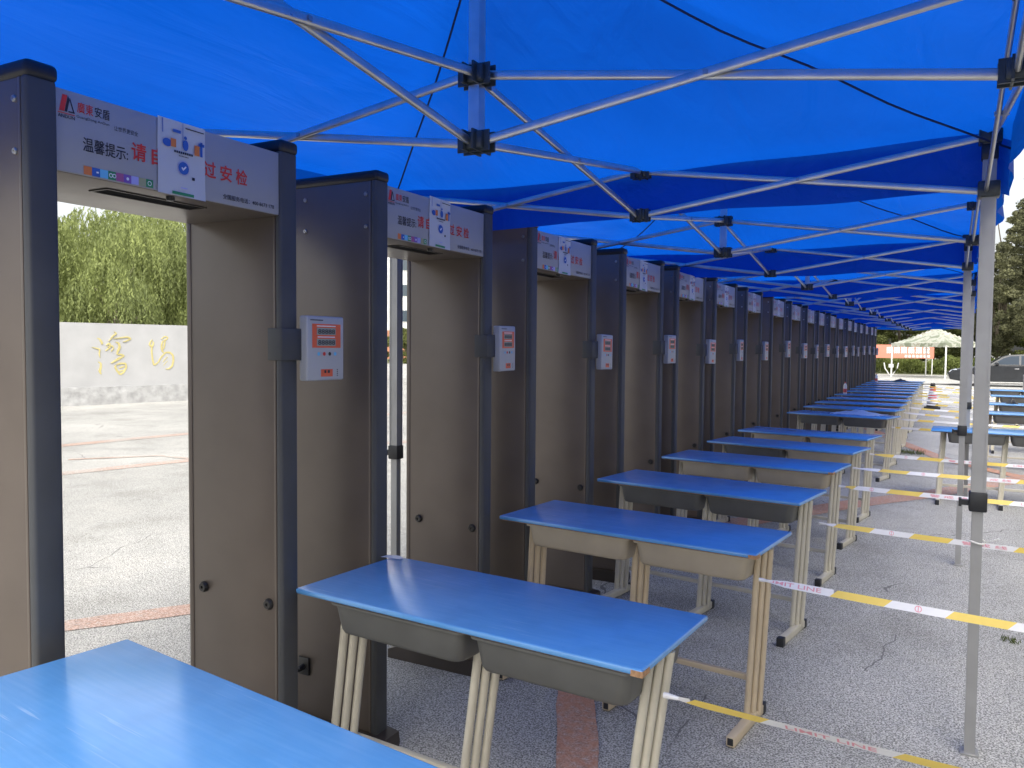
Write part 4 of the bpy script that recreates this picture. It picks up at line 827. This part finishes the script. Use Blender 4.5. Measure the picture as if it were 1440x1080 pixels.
# low hedge and rough grass at the far side of the road: nobody could count it
hr = np.random.default_rng(5); n = 34000; hx = hr.uniform(-16, 14, n); hh = 1.05 + .16 * np.sin(hx * 1.1) + .12 * np.sin(hx * 2.7 + 1) + .08 * np.sin(hx * 6.1)
hc = np.stack([hx, 62.5 + hr.uniform(-1.3, 1.5, n), np.abs(hr.uniform(0, 1, n)) ** .8 * hh + .02], 1)
tag(put('hedge_growth', fast_mesh('hedge_growth', leaf_quads(hc, hr.normal(0, .6, (n, 3)) + np.array([0, 0, .9]), hr.normal(0, 1, (n, 3)), hr.uniform(.14, .30, n), hr.uniform(.05, .10, n)), n, 'hedge_leaf')), 'low green undergrowth along the far roadside', 'undergrowth', kind='stuff')
def tuft(x, y, r0, nb, h, lab):
    r = np.random.default_rng(int(abs(x * 100) + y * 10)); a = r.uniform(0, 6.28, nb); q = r0 * np.sqrt(r.uniform(0, 1, nb)); c = np.stack([q * np.cos(a), q * np.sin(a) * .6, np.full(nb, h * .4)], 1); ln = r.uniform(.6, 1.3, nb) * h
    d = np.stack([r.normal(0, .7, nb), r.normal(0, .7, nb), np.ones(nb)], 1); dn = d / np.linalg.norm(d, axis=1, keepdims=True); c[:, 2] = dn[:, 2] * ln / 2
    tag(put('grass_tuft', fast_mesh('grass_tuft', leaf_quads(c, d, r.normal(0, 1, (nb, 3)), ln, np.full(nb, .006)), nb, 'grass_blade'), None, (x, y, 0)), lab, 'grass tuft', 'weeds growing through the asphalt')
tuft(-.42, 13.6, .22, 260, .09, 'patch of weeds in the asphalt beside the far desk legs'); tuft(.36, 5.05, .05, 45, .035, 'small dry weed tuft in a crack near the tent pole')

# ------------------------------------------------------------------ camouflage canopy, banner, stand
PA, PB_, PC, PD = Vector((.08, 51, 0)), Vector((-2.78, 53.5, 0)), Vector((-1.0, 56.6, 0)), Vector((1.86, 54.1, 0))
ct = empty('camouflage_canopy', tuple((PA + PC) / 2)); tag(ct, 'pale camouflage pop-up canopy on thin white legs across the road', 'canopy'); oc = -(PA + PC) / 2
n = 20; b = MB(); vs = []; fs = []
for i in range(n + 1):
    for j in range(n + 1):
        u, v = -1 + 2 * i / n, -1 + 2 * j / n; t_ = max(abs(u), abs(v)); q = min(abs(u), abs(v)) / max(t_, 1e-6)
        p = PA * (1 - u) * (1 - v) / 4 + PB_ * (1 + u) * (1 - v) / 4 + PC * (1 + u) * (1 + v) / 4 + PD * (1 - u) * (1 + v) / 4
        m_ = (PA + PC) / 2; p = m_ + (p - m_) * 1.03; vs.append((p.x + oc.x, p.y + oc.y, 2.03 + .98 * (1 - t_) ** 1.15 - .10 * math.sin(math.pi * t_) * (1 - q * q)))
for i in range(n):
    for j in range(n): a_ = i * (n + 1) + j; fs.append((a_, a_ + n + 1, a_ + n + 2, a_ + 1))
b.add(vs, fs); cm_ = b.mesh('canopy_cloth', 'canopy_camo'); cm_.polygons.foreach_set('use_smooth', [True] * len(cm_.polygons)); put('canopy_cloth', cm_, ct)
edge = [vs[i * (n + 1)] for i in range(n + 1)] + [vs[n * (n + 1) + j] for j in range(1, n + 1)] + [vs[i * (n + 1) + n] for i in range(n - 1, -1, -1)] + [vs[j] for j in range(n - 1, -1, -1)]
b = MB(); vv = []
for i, e in enumerate(edge): vv += [e, (e[0] + .02 * math.sin(i), e[1] + .02 * math.cos(i * 1.3), e[2] - .20 - .04 * (i % 2))]
b.add(vv, [(2 * i, 2 * i + 2, 2 * i + 3, 2 * i + 1) for i in range(len(edge) - 1)]); put('valance', b.mesh('valance', 'canopy_camo'), ct)
for p in (PA, PB_, PC, PD):
    b = MB(); b.bar((p.x + oc.x, p.y + oc.y, 0), (p.x + oc.x, p.y + oc.y, 2.03), .075, .075, (0, 1, 0)); put('leg', b.mesh('leg', 'white_paint'), ct)
for p, q in ((PA, PB_), (PB_, PC), (PC, PD), (PD, PA)):
    b = MB(); b.bar((p.x + oc.x, p.y + oc.y, 1.98), (q.x + oc.x, q.y + oc.y, 1.98), .03, .03); put('frame_bar', b.mesh('frame_bar', 'white_paint'), ct)
bn = empty('red_banner', (-3.2, 60.2, 0)); tag(bn, 'faded red banner with white characters hung behind the camouflage canopy', 'banner')
b = MB(); b.box(-2.2, 2.60, -.012, .012, 1.08, 1.98); put('banner_cloth', b.mesh('banner_cloth', 'banner_red'), bn)
rr = random.Random(4); b = MB()
def glyph(x, z, s):   # unreadable at this distance: strokes filling a character cell
    for k in range(4): zz = z + s * (.08 + .28 * k); b.box(x + s * rr.uniform(0, .1), x + s * rr.uniform(.85, .98), -.0165, -.0135, zz, zz + s * .13)
    for k in range(3): xx = x + s * (.08 + .34 * k); b.box(xx, xx + s * .13, -.0205, -.0175, z, z + s * rr.uniform(.8, 1))
for k in range(2): glyph(-2.0 + k * .52, 1.40, .46)
for k in range(6): glyph(-.28 + k * .445, 1.40, .40)
for k in range(7): glyph(.85 + k * .225, 1.13, .17)
put('characters', b.mesh('characters', 'ink_white'), bn)
for x in (-2.1, 2.5): b = MB(); b.tube([(x, .05, 0), (x, .05, 2.05)], .03, 8); put('post', b.mesh('post', 'white_paint', 40), bn)
sd = empty('white_stand', (-3.0, 57.2, 0)); tag(sd, 'white curved pipe stand beside the camouflage canopy leg', 'stand')
for sgn in (-1, 1):
    b = MB(); b.tube([(sgn * .42, 0, .80), (sgn * .36, 0, .45), (sgn * .2, 0, .2), (sgn * .1, 0, .02)], .035, 8); put('arm', b.mesh('arm', 'white_paint', 60), sd)
b = MB(); b.box(-.14, .14, -.08, .08, .50, .72); b.bar((0, 0, 0), (0, 0, .6), .05); put('post', b.mesh('post', 'white_paint'), sd)

# ------------------------------------------------------------------ parked car, nose to the left
car = empty('parked_car', (2.62, 42.6, 0)); tag(car, 'black saloon car parked side-on across the road', 'car')
LEN, HWD = 4.85, .92; X0 = -LEN / 2
low = [(0.06, .30), (0.0, .46), (.03, .62), (.14, .72), (.55, .80), (1.25, .90), (1.55, .94), (3.95, .98), (4.55, .97), (4.78, .92), (4.85, .60), (4.80, .34), (4.4, .24), (.5, .22)]
bm = bmesh.new()
def ringy(y, inset, lift):
    out = []
    for x, z in low:
        cx, cz = 2.42, .58; out.append(bm.verts.new((X0 + cx + (x - cx) * (1 - inset), y, cz + (z - cz) * (1 - inset * 1.6) + lift)))
    return out
rs = [ringy(-HWD, .035, 0), ringy(-HWD + .05, .0, 0), ringy(0, -.012, .012), ringy(HWD - .05, 0, 0), ringy(HWD, .035, 0)]
for i in range(4):
    for k in range(len(low)): bm.faces.new((rs[i][k], rs[i][(k + 1) % len(low)], rs[i + 1][(k + 1) % len(low)], rs[i + 1][k]))
bm.faces.new(rs[0]); bm.faces.new(rs[4][::-1]); bmesh.ops.recalc_face_normals(bm, faces=bm.faces)
me = bpy.data.meshes.new('body'); bm.to_mesh(me); bm.free(); me.materials.append(MATS['car_paint']); smooth_angle(me, 35); body = put('body', me, car)
roofp = [(1.50, .93), (2.05, 1.30), (2.35, 1.42), (2.95, 1.46), (3.55, 1.41), (4.30, .975)]
b = MB(); vs = []; m_ = len(roofp)
for y, kx in ((-HWD + .06, 0), (HWD - .06, 0)):
    for x, z in roofp: t_ = max(0, (z - .95) / .5); vs.append((X0 + x, y - math.copysign(.20 * t_, y), z))
b.add(vs, [(i, i + 1, m_ + i + 1, m_ + i) for i in range(m_ - 1)] + [tuple(range(m_)), tuple(range(m_, 2 * m_))]); put('roof', b.mesh('roof', 'car_paint', 30), car)
def side(x, z, off=.006): t_ = max(0, (z - .95) / .5); return (X0 + x, -HWD + .06 + .20 * t_ - off, z)
for nm, pg in (('front_side_window', [(1.72, 1.0), (2.12, 1.27), (2.38, 1.365), (2.72, 1.385), (2.72, 1.0)]), ('rear_side_window', [(2.80, 1.0), (2.80, 1.39), (3.15, 1.385), (3.50, 1.33), (3.72, 1.18), (3.72, 1.0)])):
    b = MB(); b.add([side(*q) for q in pg], [tuple(range(len(pg)))]); put(nm, b.mesh(nm, 'car_glass'), car)
b = MB(); b.add([(X0 + 1.53, -.72, .965), (X0 + 1.53, .72, .965), (X0 + 2.04, .60, 1.305), (X0 + 2.04, -.60, 1.305)], [(0, 1, 2, 3)]); b.v = [(x - .012, y, z + .012) for x, y, z in b.v]; put('windscreen', b.mesh('windscreen', 'car_glass'), car)
b = MB(); b.bar(side(1.66, .985, .010), side(3.80, .985, .010), .014, .016); put('window_trim', b.mesh('window_trim', 'chrome'), car)
put('mirror', rbox('mirror', 'car_paint', X0 + 1.80, X0 + 1.96, -HWD - .10, -HWD + .04, .98, 1.10, .03, 3), car)
for x in (.88, 3.80):
    w = put('wheel', MB().prism([(.0, .0)] and [(X0 + x + .335 * math.cos(a_), .335 + .335 * math.sin(a_)) for a_ in [i * math.pi / 14 for i in range(28)]], 'y', -HWD - .012, -HWD + .20).mesh('wheel', 'tyre', 40), car)
    b = MB(); b.prism([(X0 + x + .23 * math.cos(a_), .335 + .23 * math.sin(a_)) for a_ in [i * math.pi / 12 for i in range(24)]], 'y', -HWD - .020, -HWD - .008)
    put('rim', b.mesh('rim', 'rim', 40), w)
    put('wheel', MB().prism([(X0 + x + .335 * math.cos(a_), .335 + .335 * math.sin(a_)) for a_ in [i * math.pi / 14 for i in range(28)]], 'y', HWD - .20, HWD + .012).mesh('wheel', 'tyre', 40), car)
for sy in (-1, 1):
    b = MB(); b.add([(X0 + .02, sy * .50, .60), (X0 + .03, sy * .84, .62), (X0 + .36, sy * .935, .74), (X0 + .30, sy * .90, .775), (X0 + .10, sy * .60, .71)], [(0, 1, 4), (1, 2, 3, 4)]); b.v = [(x - .02, y, z) for x, y, z in b.v]; put('headlight', b.mesh('headlight', 'lamp_glass'), car)
b = MB(); b.box(X0 - .032, X0 - .02, -.40, .40, .50, .66); put('grille', b.mesh('grille', 'chrome'), car)
b = MB(); b.box(X0 - .046, X0 - .034, -.24, .24, .40, .53); put('number_plate', b.mesh('number_plate', 'plate_white'), car)
for x in (2.55, 3.45): put('door_handle', rbox('door_handle', 'chrome', X0 + x, X0 + x + .17, -HWD - .022, -HWD + .01, .80, .825, .006), car)

# ------------------------------------------------------------------ pale building seen through the second gate
bd = empty('apartment_building', (-58, 84, 0), R(35)); tag(bd, 'pale apartment building with a brick lower storey beyond the gates', 'building')
b = MB(); b.box(-12, 12, 0, 9, 3.6, 14.0); put('wall', b.mesh('wall', 'building_white'), bd)
b = MB(); b.box(-12.06, 12.06, -.06, 9.06, 0, 3.6); put('brick_storey', b.mesh('brick_storey', 'building_brick'), bd)
b = MB(); b.box(-12.4, 12.4, -.4, 9.4, 14.0, 14.4); put('roof', b.mesh('roof', 'building_white'), bd)
wmh = rbox('window', 'window_frame', -.9, .9, -.06, .1, 0, 1.6, .01, 1); pnm = rbox('pane', 'window_glass', -.8, .8, -.075, -.05, .1, 1.5, .005, 1)
for zz in (4.6, 7.8, 11.0):
    for xx in range(-10, 11, 4): w = put('window', wmh, bd, (xx, 0, zz)); put('pane', pnm, w)
sh = leafy_mesh(61, 3.2, 2.0, .1, 70, 90, 'tree_leaf', (.16, .3))
for i, (x, y) in enumerate(((-46, 64), (-49, 67), (-43, 61.5))):
    t = empty('green_bush', (x, y, 0), i); tag(t, 'rounded green bush in front of the pale apartment building', 'bush', 'bushes by the apartment building'); put('foliage', sh, t); put('stem', trunk_mesh(70 + i, 1.6, .07, 'trunk', .1, 5, .5), t)
